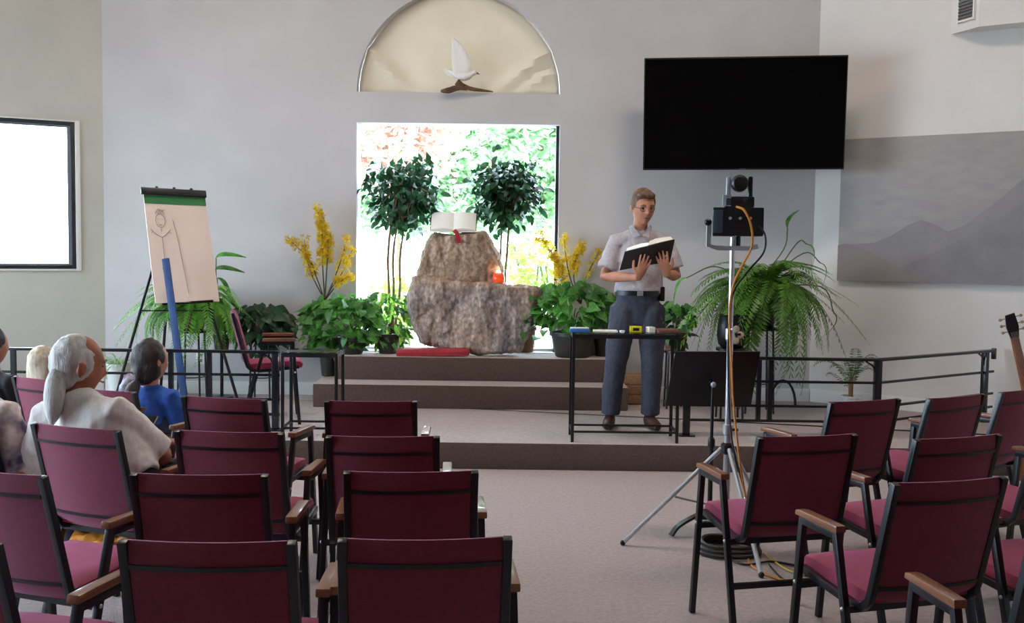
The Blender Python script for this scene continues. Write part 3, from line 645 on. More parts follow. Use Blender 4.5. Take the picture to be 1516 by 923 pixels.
MB().lathe([(.03, -.005), (.05, .015), (.058, .05), (.05, .085), (.04, .1), (.034, .1), (.044, .082), (.05, .05), (.042, .02), (.0, .012)], cp).build('glass_holder', 'candle_glass', ca)
MB().ball(cp + up * .095, (.02, .02, .032)).build('flame', 'flame', ca)
# ------------------------------------------------------------------ people
def basis(fwd, upv=(0, 0, 1)):
    f = V(fwd).normalized(); r = f.cross(V(upv)).normalized(); u = r.cross(f); return M((r, f, u)).transposed()   # columns: right, forward, up
def head_fn(s):
    g = lambda v, c, w: math.exp(-((v - c) / w) ** 2)
    def fn(p):
        x, y, z = p; X, Y, Z = x * .077, y * .097, z * .122
        if z < -.1:
            k = (-z - .1) / .9; X *= 1 - .17 * k; Y = Y * (1 - .32 * k) if y < 0 else Y * (1 - .06 * k) + .006 * k
        if z > .3: Y -= .008 * (z - .3) if y > 0 else 0
        if y > 0:
            Y += .027 * g(x, 0, .16) * g(z, -.2, .13) + .013 * g(x, 0, .13) * g(z, .02, .16)
            Y += -.012 * g(abs(x), .36, .17) * g(z, .06, .11) + .006 * g(z, .2, .08) * g(x, 0, .55)
            Y += .008 * g(x, 0, .26) * g(z, -.43, .05) + .008 * g(x, 0, .24) * g(z, -.54, .05) - .007 * g(x, 0, .3) * g(z, -.485, .03)
            Y += .012 * g(x, 0, .3) * g(z, -.82, .16)
            Y += .004 * g(abs(x), .5, .2) * g(z, -.18, .15)
        return V((X, Y, Z)) * s
    return fn
def put_head(mb, c, B, s, ear=1.0):
    mb.ball(c, 1, B, 48, 36, head_fn(s))
    for k in (-1, 1):
        mb.ball(V(c) + B @ V((k * .08 * ear, -.012, -.008)) * s, (.009 * s * ear, .02 * s * ear, .032 * s * ear), B @ M.Rotation(k * .35, 3, 'Z'), 10, 8)
def face_parts(t, c, B, s, eyes=True):
    c = V(c)
    for k in (-1, 1):
        MB().ball(c + B @ V((k * .029, .081, .006)) * s, .0065 * s, None, 12, 8).build('eye', 'eye_dark', t)
        MB().loft([c + B @ V((k * x, y, z)) * s for x, y, z in ((.012, .095, .027), (.03, .093, .032), (.048, .083, .027))], [.0035 * s, .005 * s, .003 * s], seg=6).build('eyebrow', 'hair_brown', t)
    MB().loft([c + B @ V((x, y, -.058)) * s for x, y in ((-.024, .09), (-.01, .101), (.01, .101), (.024, .09))], [.002 * s, .0055 * s, .0055 * s, .002 * s], seg=6).build('mouth', 'lip', t)
def hand(mb, w, d, n, side, s=1, curl=(.5, .7, .5), thumb=.6):
    d = V(d).normalized(); n = perp(d, n); a = d.cross(n).normalized() * side; w = V(w)
    k = w + d * .085 * s
    mb.loft([w - d * .02 * s, w + d * .02 * s, w + d * .06 * s, k], [(.026 * s, .019 * s), (.034 * s, .017 * s), (.041 * s, .015 * s), (.039 * s, .012 * s)], a, 12)
    for i, L in enumerate((.92, 1.05, 1.0, .8)):
        p = k + a * ((1.5 - i) * .0205 * s) - d * .008 * s; dd = (d + a * (.10 * (1.5 - i))).normalized(); pts = [p]; r = [.0095 * s]
        for seg_, c_ in zip((.045, .028, .022), curl):
            dd = (dd * math.cos(c_ * .8) + n * math.sin(c_ * .8)).normalized() if seg_ < .04 else (dd * math.cos(c_) + n * math.sin(c_)).normalized()
            p = p + dd * seg_ * L * s; pts.append(p); r.append((.0088, .0082, .0066)[len(r) - 1] * s); n2 = n
        mb.loft(pts, r, a, 8)
    p = w + d * .03 * s + a * .03 * s; dd = (d * .65 + a * .75 + n * thumb * .5).normalized(); q = p + dd * .042 * s; dd2 = (d * .9 + a * .2 + n * thumb).normalized()
    mb.loft([p - dd * .02 * s, p, q, q + dd2 * .03 * s, q + dd2 * .05 * s], [.013 * s, .014 * s, .0115 * s, .0105 * s, .008 * s], n, 8)
def figure(t, J, s, R, skin, shirt, pants, shoe, voxel=.009, sleeve=.75, belly=1.0, hands=None, skirt=None, chest=1.0, legw=1.0, hem=-.06):
    """J: joints; R: right axis of the chest."""
    R = V(R).normalized(); X = {k: V(v) for k, v in J.items() if isinstance(v, V) and len(v) == 3}
    mb = MB(); hb = J['headB']; put_head(mb, X['head'], hb, s * J.get('hs', 1), J.get('ear', 1.0))
    mb.loft([X['neck'] - V((0, 0, .05)), X['neck'], X['head'] + hb @ V((0, -.02, -.07)) * s], [.07 * s, .056 * s, .054 * s], R, 12)
    pel, ch = X['pelvis'], X['chest']
    mb.loft([pel, (pel + ch) / 2, ch, X['neck'] - V((0, 0, .03))], [(.11 * s, .07 * s), (.1 * s, .06 * s), (.12 * s, .07 * s), (.06 * s, .05 * s)], R, 14)
    for k in 'LR':
        sh, el, wr = X['sh' + k], X['el' + k], X['wr' + k]
        mb.loft([ch + (sh - ch) * .4, sh, (sh + el) / 2, el, el + (wr - el) * .3, wr], [.04 * s, .045 * s, .043 * s, .038 * s, .041 * s, .026 * s], R, 12)
        if hands: hand(mb, wr, *hands[k], s=s, curl=J.get('curl', (.5, .7, .5)))
        else: hand(mb, wr, wr - el, (0, 0, -1), -1 if k == 'R' else 1, s)
        hp, kn, an = X['hip' + k], X['kn' + k], X['an' + k]
        mb.loft([pel + (hp - pel) * .5, hp, (hp + kn) / 2, kn, kn + (an - kn) * .35, an], [.06 * s, .068 * s, .06 * s, .045 * s, .045 * s, .032 * s], R, 10)
    fuse(mb, 'body', skin, t, J.get('vox', voxel), 1)
    # shirt
    mb = MB(); n = X['neck']; w = (X['shR'] - X['shL']).length / 2; cz = (X['shR'] + X['shL']) / 2
    wa = pel + (ch - pel) * .42
    mb.loft([pel + (ch - pel) * hem, pel + (ch - pel) * max(.15, hem + .1), wa, ch, cz + (ch - cz) * .25, cz + (n - cz) * .45, n - V((0, 0, .012 * s))],
            [(.17 * s * chest, .115 * s * belly), (.175 * s * chest, .122 * s * belly), (.172 * s * chest, .118 * s * belly), (.182 * s * chest, .118 * s), (w * .9, .095 * s), (w * .58, .078 * s), (.074 * s, .07 * s)], R, 20)
    for k in 'LR':
        sh, el = X['sh' + k], X['el' + k]; e = sh + (el - sh) * sleeve
        mb.loft([n - V((0, 0, .035 * s)), n * .45 + sh * .55 - V((0, 0, .028 * s)), sh - V((0, 0, .004 * s)), sh + (e - sh) * .3], [.062 * s, .062 * s, .064 * s, .064 * s], R, 14)
        mb.loft([ch + (sh - ch) * .55, sh, sh + (e - sh) * .35, sh + (e - sh) * .75, e], [.07 * s, .062 * s, .068 * s, .073 * s, .078 * s], R, 14)
    fuse(mb, 'shirt', shirt, t, max(.009, voxel), 2, disp=.010 * s, dscale=11)
    # trousers
    mb = MB()
    mb.loft([pel + (ch - pel) * .2, pel, X['hipL'] * .5 + X['hipR'] * .5 - (ch - pel).normalized() * .1 * s], [(.155 * s, .108 * s), (.165 * s, .118 * s), (.13 * s, .10 * s)], R, 18)
    for k in 'LR':
        hp, kn, an = X['hip' + k], X['kn' + k], X['an' + k]; q = skirt or 1
        mb.loft([pel + (hp - pel) * .6, hp, (hp + kn) / 2, kn, (kn + an) / 2, kn + (an - kn) * .97], [.095 * s, .1 * s * legw, .092 * s * legw, .075 * s * q * legw, .068 * s * q * legw, .066 * s * q * legw], R, 14)
    fuse(mb, 'trousers', pants, t, max(.009, voxel), 2, disp=.006 * s, dscale=9)
    for k in 'LR':
        an = X['an' + k]; f = V(J.get('toe' + k, J['fwd'])).normalized(); B = basis(f); sole = an.z - J['floor']
        mb = MB(); mb.loft([an + B @ V((0, y, z - sole + .001)) for y, z in ((-.075 * s, .045), (-.06 * s, .05), (0, .055), (.08 * s, .045), (.15 * s, .034), (.19 * s, .026))],
                [(.022 * s, .04), (.036 * s, .048), (.042 * s, .054), (.047 * s, .044), (.045 * s, .033), (.02 * s, .02)], B @ V((1, 0, 0)), 14)
        o = mb.build('shoe', shoe, t)
        zf = J['floor'] + .002
        for v in o.data.vertices:
            if v.co.z + ORG[t.name].z < zf: v.co.z = zf - ORG[t.name].z
    return X
def hair_cap(t, c, B, s, m, off=(0, -.018, .022), r=(.086, .102, .112), disp=.006, extra=None, cut=None):
    mb = MB(); mb.ball(V(c) + B @ V(off) * s, tuple(k * s for k in r), B, 28, 20)
    if extra: extra(mb)
    return fuse(mb, 'hair', m, t, .007, 2, disp=disp, dscale=26)
# --- the speaker
base_ = onz(940, 634, ZP); ZS = ZP; bx, by = base_.x, base_.y
def q(px, z, dy=0): return V((at(px, 460, by + dy).x, by + dy, ZS + z))
t = thing('person', (bx, by, ZS), 'standing person in grey short-sleeved shirt and slate trousers holding an open book', 'person')
HB = basis((.22, -1, -.22))
J = dict(head=q(949, 1.68, -.03), headB=HB, neck=q(945, 1.515, .015), chest=q(944, 1.27, .01), pelvis=q(944, .98, .02), hs=1.08,
         shL=q(985, 1.42, .02), shR=q(910, 1.42, .02), elL=q(1000, 1.165, -.02), elR=q(894, 1.155, -.02), wrL=q(986, 1.19, -.35), wrR=q(944, 1.165, -.39), curl=(.12, .2, .15),
         hipL=q(964, .90, .02), hipR=q(924, .90, .02), knL=q(967, .49, -.01), knR=q(913, .49, -.01), anL=q(966, .09, .03), anR=q(906, .09, .03), fwd=(0, -1, 0), toeL=(.18, -1, 0), toeR=(-.2, -1, 0), floor=ZS, vox=.006)
hn = V((0, .85, .5))
figure(t, J, 1.0, (-1, 0, 0), 'skin', 'shirt_grey', 'trousers', 'leather', .008, .78, legw=1.12, hem=.17, chest=1.06, hands={'L': ((-.3, -.2, .9), hn, -1), 'R': ((.34, -.2, .9), hn, 1)})
h = J['head']; face_parts(t, h, HB, 1.08)
def ex_(mb):
    mb.ball(h + HB @ V((0, .048, .1)), (.072, .05, .03), HB, 18, 10)
    for k in (-1, 1): mb.ball(h + HB @ V((k * .074, .005, .03)), (.016, .034, .05), HB, 12, 8)
hair_cap(t, h, HB, 1.03, 'hair_brown', (0, -.020, .030), (.093, .098, .112), .003, extra=ex_)
gl = MB()
for k in (-1, 1):
    ring = [h + HB @ V((k * .031 + .024 * math.cos(a), .104 - .006 * abs(math.cos(a)), .004 + .017 * math.sin(a))) for a in [2 * math.pi * i / 16 for i in range(17)]]
    gl.loft(ring, .0022, (0, 0, 1), 6); gl.tube([h + HB @ V((k * .055, .098, .008)), h + HB @ V((k * .082, .03, .008)), h + HB @ V((k * .083, -.01, .0))], .0022, 6)
gl.tube([h + HB @ V((-.008, .106, .008)), h + HB @ V((.008, .106, .008))], .0022, 6)
gl.build('spectacles', 'leather', t)
# collar, placket, pocket line, belt and pouch
nk = J['neck']; 
for k in (-1, 1):
    MB().prism([nk + V((k * .006, -.088, -.045)), nk + V((k * .058, -.092, -.062)), nk + V((k * .082, -.03, .012)), nk + V((k * .064, -.058, .03))], (k * .006, .004, .008)).build('collar', 'shirt_grey', t, bevel=.002)
pl = J['pelvis']
MB().loft([pl + V((.176 * math.cos(a), .125 * math.sin(a) * 1.0, .055)) for a in [2 * math.pi * i / 28 for i in range(29)]], (.019, .005), (0, 0, 1), sq=True).build('belt', 'belt', t)
MB().box(pl + V((.0, -.13, .055)), (.045, .008, .036)).build('buckle', 'silver', t, bevel=.003)
MB().box(pl + V((.178, -.03, .05)), (.035, .07, .11)).build('belt_pouch', 'belt', t, bevel=.01)
# --- the book in the speaker's hands
Yk = by - .40; sp_t, sp_b = at(962, 364, Yk - .04), at(957, 393, Yk + .06)
bk_ = thing('held_book', (sp_t + sp_b) / 2, 'open black-covered book with white pages held by the standing speaker', 'book')
U = (sp_t - sp_b); 
def half(c_top, c_bot, s):
    top, bot = sp_t, sp_b; n = (c_top - top).cross(U).normalized()
    if n.y < 0: n = -n
    MB().prism([bot, c_bot, c_top, top], n * .005).build('cover', 'black_metal', bk_, bevel=.001)
    i_ = -.02; wv = (c_top - top); a = [top + n * .006 + wv * f + n * h_ - U * i_ for f, h_ in ((.0, 0), (.0, .014), (.12, .04), (.4, .052), (.7, .046), (.95, .034), (.95, 0))]
    dn = (bot - top) * .94; b = MB().prism(a, dn); b.build('page_block', 'page', bk_, ang=25)
half(at(999, 355, Yk + .05), at(992, 389, Yk + .15), 1); half(at(925, 373, Yk + .05), at(917, 401, Yk + .15), -1)
MB().loft([sp_t, sp_b], (.012, .006), (1, 0, 0), 8).build('spine', 'black_metal', bk_)
# --- man with the white ponytail
cN, fN, rN = chN
def seated(t, c, f, r, s, seat=.475, lean=V((0, 0, 0)), head=None, headf=None, neck=None, shR=None, shL=None, elR=None, elL=None, wrR=None, wrL=None, hs=1, ear=1.0, **k):
    c = V(c); sz = V((0, 0, 1)); pel = c - f * .07 * s + sz * (seat + .10 * s)
    nk = neck if neck is not None else pel + sz * .50 * s + lean
    shc = nk - sz * .055 * s
    J = dict(pelvis=pel, neck=nk, chest=pel + (shc - pel) * .66, head=head if head is not None else nk + sz * .17 * s, headB=basis(headf or f), hs=hs, ear=ear,
             shR=shR if shR is not None else shc + r * .185 * s, shL=shL if shL is not None else shc - r * .185 * s, fwd=f, floor=c.z)
    J['elR'] = elR if elR is not None else J['shR'] + r * .03 * s - sz * .26 * s + f * .06 * s; J['elL'] = elL if elL is not None else J['shL'] - r * .03 * s - sz * .26 * s + f * .06 * s
    J['wrR'] = wrR if wrR is not None else pel + f * .32 * s + r * .1 * s + sz * .11 * s; J['wrL'] = wrL if wrL is not None else pel + f * .32 * s - r * .1 * s + sz * .11 * s
    for n_, sg in (('R', 1), ('L', -1)):
        J['hip' + n_] = pel + r * (sg * .09 * s) - sz * .02 * s; kn = c + f * (.40 * s) + r * (sg * .10 * s); kn.z = c.z + max(.44 * s, seat + .06 * s); J['kn' + n_] = kn; an = kn + f * .03; an.z = c.z + .09; J['an' + n_] = an
    figure(t, J, s, r, **k); return J
t = thing('person', cN, 'seated person with long white ponytail in a white striped shirt, back turned', 'person')
hc = at(117, 541, 4.13); hf = V((.80, .58, -.16))
J = seated(t, cN + rN * .04, fN, rN, .97, head=hc, headf=hf, neck=at(110, 584, 4.10), shL=at(68, 612, 4.13), shR=at(170, 608, 4.02), elR=at(243, 680, 4.12), wrR=at(232, 655, 4.36), elL=at(50, 700, 4.3), hs=1.04, ear=1.22,
           skin='skin_tan', shirt='shirt_white', pants='shirt_black', shoe='leather', voxel=.01, sleeve=.88, chest=1.1)
mb = MB(); sk = cN - fN * .04 - rN * .05; mb.loft([sk + up * .38, sk + up * .3, sk + up * .16], [(.16, .11), (.165, .12), (.17, .125)], rN, 24)
sk_ = fuse(mb, 'skirt', 'orange_cloth', t, .012, 2, disp=.03, dscale=13)
HB = J['headB']; face_parts(t, hc, HB, .97 * 1.04)
tie = at(87, 545, 4.07)
def pt(mb):
    mb.loft(cr([hc + HB @ V((.02, -.07, .03)), tie], 4), [.05, .045, .038, .028, .02], (1, 0, 0), 12)
    mb.ball(hc + HB @ V((.03, -.02, .01)), (.062, .085, .085), HB, 20, 14); mb.ball(hc + HB @ V((-.03, -.02, .01)), (.062, .085, .085), HB, 20, 14); mb.ball(hc + HB @ V((0, -.045, -.055)), (.07, .055, .07), HB, 20, 14)
hair_cap(t, hc, HB, 1.0, 'hair_white', (0, -.03, .016), (.087, .088, .112), .005, pt)
MB().loft(cr([tie + V((0, -.0, 0)), at(83, 565, 4.03), at(80, 590, 4.0), at(79, 612, 3.985), at(76, 632, 3.98)], 5), [.014, .024, .03, .033, .036, .038, .04, .04, .04, .04, .039, .038, .037, .035, .033, .03, .026, .022, .016, .01, .004], (1, 0, 0), 12).build('ponytail', 'hair_white', t)
MB().loft([tie + V((-.012, 0, .012)), tie + V((.006, 0, -.012))], .021, (1, 0, 0), 10).build('hair_tie', 'belt', t)
cup = at(214, 630, 4.42); cu = thing('phone', cup, 'small dark phone in the hand of the ponytailed person', 'phone')
MB().box(cup, (.09, .12, .012), M.Rotation(.5, 3, 'X')).build('body', 'cam_black', cu, bevel=.004); MB().box(cup + V((0, -.002, .008)), (.08, .1, .003), M.Rotation(.5, 3, 'X')).build('screen', 'screen', cu)
# --- girl in blue
t = thing('person', (chB.x, chB.y, 0), 'seated girl in a blue shirt with a brown ponytail, seen from behind', 'person')
hc = at(224, 534, 6.07); hf = V((.55, .83, -.05)); f_ = V((math.sin(math.radians(35)), math.cos(math.radians(35)), 0)); r_ = V((f_.y, -f_.x, 0))
J = seated(t, V((chB.x + .03, chB.y, 0)), f_, r_, .95, seat=.42, head=hc, headf=hf, neck=at(222, 571, 6.05), shL=at(194, 591, 6.09), shR=at(254, 589, 5.99), elR=at(266, 628, 6.05), wrR=at(258, 650, 6.2), wrL=at(225, 650, 6.25), hs=1.12,
           skin='skin', shirt='shirt_blue', pants='denim', shoe='leather', voxel=.01, sleeve=.95)
HB = J['headB']; tie = at(203, 566, 5.97)
def pt2(mb):
    mb.loft(cr([hc + HB @ V((0, -.06, -.02)), tie], 4), [.06, .052, .042, .03, .02], (1, 0, 0), 12); mb.ball(hc + HB @ V((0, -.03, -.04)), (.094, .08, .095), HB, 20, 14); mb.ball(hc + HB @ V((0, -.05, -.1)), (.07, .05, .05), HB, 20, 14)
hair_cap(t, hc, HB, 1.02, 'hair_dark', (0, -.022, .02), (.092, .1, .115), .005, pt2)
MB().loft(cr([tie, at(196, 578, 5.91), at(194, 592, 5.89), at(200, 606, 5.89)], 5), [.018, .026, .032, .036, .038, .04, .04, .04, .038, .036, .034, .03, .026, .02, .012, .004], (1, 0, 0), 12).build('ponytail', 'hair_dark', t)
mb = MB(); mb.loft(cr([at(194, 562, 6.20), at(186, 572, 6.13), at(182, 588, 6.11), at(182, 606, 6.11)], 4), (.032, .045), (1, 0, 0), 12)
sc_ = fuse(mb, 'patterned_scarf', 'tie_dye_b', None, .01, 2, disp=.01, dscale=14); tag(sc_, 'patterned blue and red cloth over the left shoulder of the girl in blue', 'scarf')
# --- dark-haired person cut by the left edge
t = thing('person', chV[0], 'seated dark-haired person in a black shirt, cut by the left edge', 'person')
hc = at(-12, 512, 5.62); J = seated(t, chV[0], chV[1], chV[2], .86, head=hc, headf=V((.5, .86, 0)), neck=at(-12, 552, 5.6), hs=1.05, skin='skin', shirt='shirt_black', pants='denim', shoe='leather', voxel=.012)
hair_cap(t, hc, J['headB'], .95, 'hair_dark', (0, -.022, .026), (.084, .096, .105), .003)
# --- person in the tie-dye shirt
t = thing('person', chU[0], 'seated person in a tie-dye shirt at the left edge, head out of view', 'person')
hc = at(-62, 520, 4.35); J = seated(t, chU[0] + chU[2] * .06, chU[1], chU[2], .97, head=hc, headf=V((.4, .9, 0)), neck=at(-58, 585, 4.32), shR=at(12, 612, 4.22), elR=at(30, 700, 4.24), hs=1, skin='skin', shirt='tie_dye', pants='denim', shoe='leather', voxel=.012, sleeve=.95)
hair_cap(t, hc, J['headB'], .97, 'hair_dark', (0, -.022, .026), (.084, .096, .105), .003)
# --- blonde child standing in the front
ct = at(66, 511, 6.6).z; cp = at(66, 540, 6.6); s_ = .58
t = thing('person', (cp.x, 6.6, 0), 'small child with long blonde hair standing beyond the left chairs', 'person')
hc = V((cp.x, 6.6, ct - .125)); f_ = V((.35, .93, 0)).normalized(); r_ = V((f_.y, -f_.x, 0)); g = V((cp.x, 6.6, 0))
def w_(a, b, z): return g + r_ * a + f_ * b + V((0, 0, z))
zn = ct - .25
J = dict(head=hc, headB=basis(f_), hs=1.5, neck=w_(0, 0, zn), chest=w_(0, 0, zn - .16), pelvis=w_(0, 0, zn - .33), shL=w_(-.105, 0, zn - .035), shR=w_(.105, 0, zn - .035), elL=w_(-.14, 0, zn - .18), elR=w_(.14, 0, zn - .18), wrL=w_(-.14, .05, zn - .32), wrR=w_(.14, .05, zn - .32),
         hipL=w_(-.05, 0, zn - .37), hipR=w_(.05, 0, zn - .37), knL=w_(-.05, .01, .2), knR=w_(.05, .01, .2), anL=w_(-.05, 0, .06), anR=w_(.05, 0, .06), fwd=f_, floor=0)
figure(t, J, s_, r_, 'skin', 'red_cloth', 'denim', 'leather', .01)
HB = J['headB']
def lg(mb): mb.loft([hc + HB @ V((0, -.03, .05)), hc + HB @ V((0, -.05, -.05)), hc + HB @ V((.0, -.06, -.14)), hc + HB @ V((0, -.055, -.2))], [(.085, .08), (.088, .06), (.085, .04), (.06, .02)], HB @ V((1, 0, 0)), 16)
hair_cap(t, hc, HB, .95, 'hair_blonde', (0, -.022, .02), (.09, .1, .112), .002, lg)
# ------------------------------------------------------------------ easel with flip chart, blue board
YE = 8.25
cs = [at(212, 284, YE - .1), at(303, 289, YE + .1), at(325, 446, YE - .1), at(230, 450, YE - .3)]   # pad corners TL TR BR BL
apex = at(257, 281, YE + .06)
feet = [onz(167, 606, ZP), onz(354, 602, ZP), onz(237, 591, ZP)]
es = thing('easel', V((apex.x, apex.y + .1, ZP)), 'black tripod easel holding the flip chart on the stage', 'easel')
for fpt in feet:
    l = MB().tube([apex + V((0, .03, 0)), fpt + up * .012], .0125, 8).build('leg', 'black_metal', es); MB().lathe([(.018, 0), (.018, .03), (.012, .04)], fpt).build('rubber_foot', 'black_metal', l)
m3 = [apex + (f - apex) * .55 for f in feet]
MB().tube([m3[0], m3[1]], .006, 6).build('brace', 'black_metal', es); MB().tube([m3[1], m3[2]], .006, 6).build('brace', 'black_metal', es)
ux = (cs[1] - cs[0]).normalized(); uy = (cs[3] - cs[0]).normalized(); un = ux.cross(uy).normalized()
if un.y > 0: un = -un
MB().prism([cs[0] - ux * .02 - uy * .03, cs[1] + ux * .01 - uy * .03, cs[1] + ux * .01 + uy * .025, cs[0] - ux * .02 + uy * .025], un * .03).build('clamp_bar', 'black_metal', es, bevel=.004)
for f in (.22, .5, .78): MB().ball(cs[0] + (cs[1] - cs[0]) * f - uy * .035 + un * .015, .014, nu=8, nv=6).build('clamp_knob', 'black_metal', es)
MB().prism([cs[0] - un * .025, cs[1] - un * .025, cs[2] - un * .025 - uy * .1, cs[3] - un * .025 - uy * .1], -un * .012).build('backing_board', 'black_metal', es)
lo = MB().bar(cs[3] + ux * .05 + uy * .0, cs[2] - ux * .05, .02, .02); lo.build('tray', 'black_metal', es)
fc = thing('flip_chart', cs[3], 'flip chart pad with a pencil stick figure hanging on the easel', 'flip chart')
def pad(u, v, o=0):
    p = (cs[0] * (1 - u) + cs[1] * u) * (1 - v) + (cs[3] * (1 - u) + cs[2] * u) * v
    b = .05 * max(0, v - .75) ** 2 * 8 * (1 - u)
    return p + un * (o + b)
mb = MB(); n = 12; g = []
for o in (0.0, -.022):
    for j in range(n + 1):
        for i in range(n + 1): g.append(pad(i / n, j / n, o))
k1 = n + 1; of = k1 * k1; fs = [(j * k1 + i, (j + 1) * k1 + i, (j + 1) * k1 + i + 1, j * k1 + i + 1) for j in range(n) for i in range(n)]
fs += [(of + a, of + d, of + c, of + b) for a, b, c, d in [(j * k1 + i, (j + 1) * k1 + i, (j + 1) * k1 + i + 1, j * k1 + i + 1) for j in range(n) for i in range(n)]]
for i in range(n):
    for a, b in ((i, i + 1), (n * k1 + i, n * k1 + i + 1), (i * k1, (i + 1) * k1), (i * k1 + n, (i + 1) * k1 + n)): fs.append((a, b, of + b, of + a))
mb.add(g, fs).build('paper_pad', 'paper', fc)
MB().prism([pad(.0, .03, .003), pad(1, .03, .003), pad(1, .105, .003), pad(0, .105, .003)], un * .002).build('binding_strip', 'green_band', fc)
st = [[(.22 + .075 * math.cos(a), .26 + .06 * math.sin(a)) for a in [.3 * k for k in range(22)]], [(.15, .21), (.17, .17), (.2, .2), (.22, .16), (.25, .2), (.27, .17), (.3, .2)], [(.15, .19), (.2, .15), (.26, .17), (.3, .16)],
      [(.19, .245), (.205, .245)], [(.245, .245), (.26, .245)], [(.19, .29), (.22, .3), (.25, .29)], [(.22, .325), (.22, .36)], [(.08, .355), (.14, .385), (.2, .405), (.22, .41), (.28, .39), (.34, .355)], [(.05, .335), (.08, .355), (.06, .375)], [(.37, .34), (.34, .355), (.37, .375)],
      [(.22, .41), (.22, .5), (.215, .6)], [(.215, .6), (.17, .7)], [(.215, .6), (.3, .7)], [(.14, .385), (.14, .38)], [(.42, .25), (.47, .45), (.5, .7), (.53, .92)]]
for L_ in st:
    if len(L_) > 2 or L_[0] != L_[-1]: MB().loft([pad(u, v, .003) for u, v in L_], (.0022, .0015), un, 4).build('pencil_stroke', 'ink', fc)
b0, b1 = at(245, 383, YE - .36), onz(277, 622, ZP)
bb = MB().bar(b0, b1 + up * .004, .055, .02, ref=(1, 0, 0)).build('blue_board', 'blue_board', None, bevel=.003); tag(bb, 'narrow blue board leaning against the flip chart', 'board')
# ------------------------------------------------------------------ camera on silver stand
YK = 5.25; pb_ = at(1068, 800, YK); pb_.z = 0; pt_ = at(1090, 352, YK); px_ = (pb_.x + pt_.x) / 2
G0 = V((px_, YK, 0)); G1 = V((px_, YK, pt_.z))
ls = thing('light_stand', G0, 'tall silver tripod stand carrying the camera', 'tripod stand')
MB().tube([G0 + up * .12, G0 + up * .62], .019, 12).build('pole_section', 'silver', ls); MB().tube([G0 + up * .62, G0 + up * 1.12], .0165, 12).build('pole_section', 'silver', ls); MB().tube([G0 + up * 1.12, G1], .0135, 12).build('pole_section', 'silver', ls)
for z in (.62, 1.12):
    cl = MB().lathe([(.02, -.03), (.026, -.025), (.026, .025), (.02, .03)], G0 + up * z).build('collar', 'silver', ls); MB().tube([G0 + up * z, G0 + up * z + V((.05, -.02, 0))], .007, 8).build('wing_knob', 'cam_black', cl)
hub = G0 + up * .52; MB().lathe([(.022, -.03), (.034, -.02), (.034, .02), (.022, .03)], hub).build('hub', 'cam_black', ls)
for fp in (onz(922, 808, 0), onz(1127, 856, 0), onz(1148, 800, 0)):
    d = (fp - hub); MB().tube([hub + V((d.x, d.y, 0)).normalized() * .03, fp + up * .012], .0115, 8).build('leg', 'silver', ls)
    mid = hub + d * .5; MB().tube([mid, G0 + up * .2], .006, 6).build('strut', 'silver', ls); MB().ball(fp + up * .014, .015, nu=10, nv=8).build('rubber_tip', 'cam_black', ls)
MB().lathe([(.024, -.03), (.024, .03)], G0 + up * .2).build('hub', 'silver', ls)
# control box
Rb = M.Rotation(-.18, 3, 'Z'); bc = at(1092, 329, YK); bx_ = thing('control_box', V((bc.x, bc.y, at(1092, 350, YK).z)), 'black equipment box with dials clamped on top of the silver stand', 'equipment box')
hbx = at(1092, 350, YK).z; htx = at(1092, 308, YK).z; hh = htx - hbx
MB().box((bc.x, bc.y, (hbx + htx) / 2), (.255, .15, hh), Rb).build('housing', 'cam_black', bx_, bevel=.008)
MB().box(V((bc.x, bc.y, (hbx + htx) / 2)) + Rb @ V((-.100, -.077, .0)), (.05, .01, hh * .8), Rb).build('side_panel', 'cam_side', bx_, bevel=.003)
for k in range(3): MB().lathe([(.008, 0), (.008, .012)], (0, 0, 0), 10).build('dial', 'cam_grey' if k else 'cable_orange', bx_, local=True).location = Rb @ V((.06 - .05 * k, -.082, .09)); 
for o in [c for c in bx_.children if c.name.startswith('dial')]: o.rotation_euler = (math.pi / 2, 0, -.18)
yk = MB(); yk.loft([V((bc.x, bc.y, hbx)) + Rb @ V(p) for p in ((-.145, -.03, .07), (-.145, -.03, -.05), (-.10, -.03, -.062), (.06, -.03, -.062), (.105, -.03, -.05))], (.004, .012), (0, 1, 0), sq=True); yk.build('yoke', 'silver', bx_)
MB().ball(V((bc.x, bc.y, hbx)) + Rb @ V((-.15, -.03, .07)), (.02, .016, .018)).build('clamp_knob', 'cam_black', bx_)
MB().tube([V((bc.x, bc.y, hbx - .06)), V((bc.x - .0, bc.y, hbx))], .018, 10).build('socket', 'cam_black', bx_)
# pan and tilt camera
zc = htx; pc = V((at(1094, 300, YK).x, YK, zc)); ptz = thing('video_camera', pc, 'black pan-tilt video camera atop the equipment box', 'camera')
MB().box(pc + up * .028, (.15, .13, .055), Rb).build('base', 'cam_black', ptz, bevel=.01)
MB().box(pc + up * .035 + Rb @ V((-.062, -.05, 0)), (.045, .03, .06), Rb).build('side_panel', 'cam_grey', ptz, bevel=.004)
for k in (-1, 1): MB().box(pc + up * .105 + Rb @ V((k * .055, 0, 0)), (.022, .07, .11), Rb).build('fork_arm', 'cam_grey' if k < 0 else 'cam_black', ptz, bevel=.008)
MB().loft([pc + up * .125 + Rb @ V((0, y, 0)) for y in (-.06, -.05, 0, .05, .07)], [.03, .042, .045, .042, .034], (1, 0, 0), 18).build('camera_head', 'cam_black', ptz)
MB().loft([pc + up * .125 + Rb @ V((0, y, 0)) for y in (.07, .085)], [.03, .028], (1, 0, 0), 16).build('lens', 'lens_dark', ptz)
def cable(pts, r, m, label):
    c = MB().tube(cr(pts, 8), r, 6).build('cable', m); tag(c, label, 'cable')
Yc = YK - .1
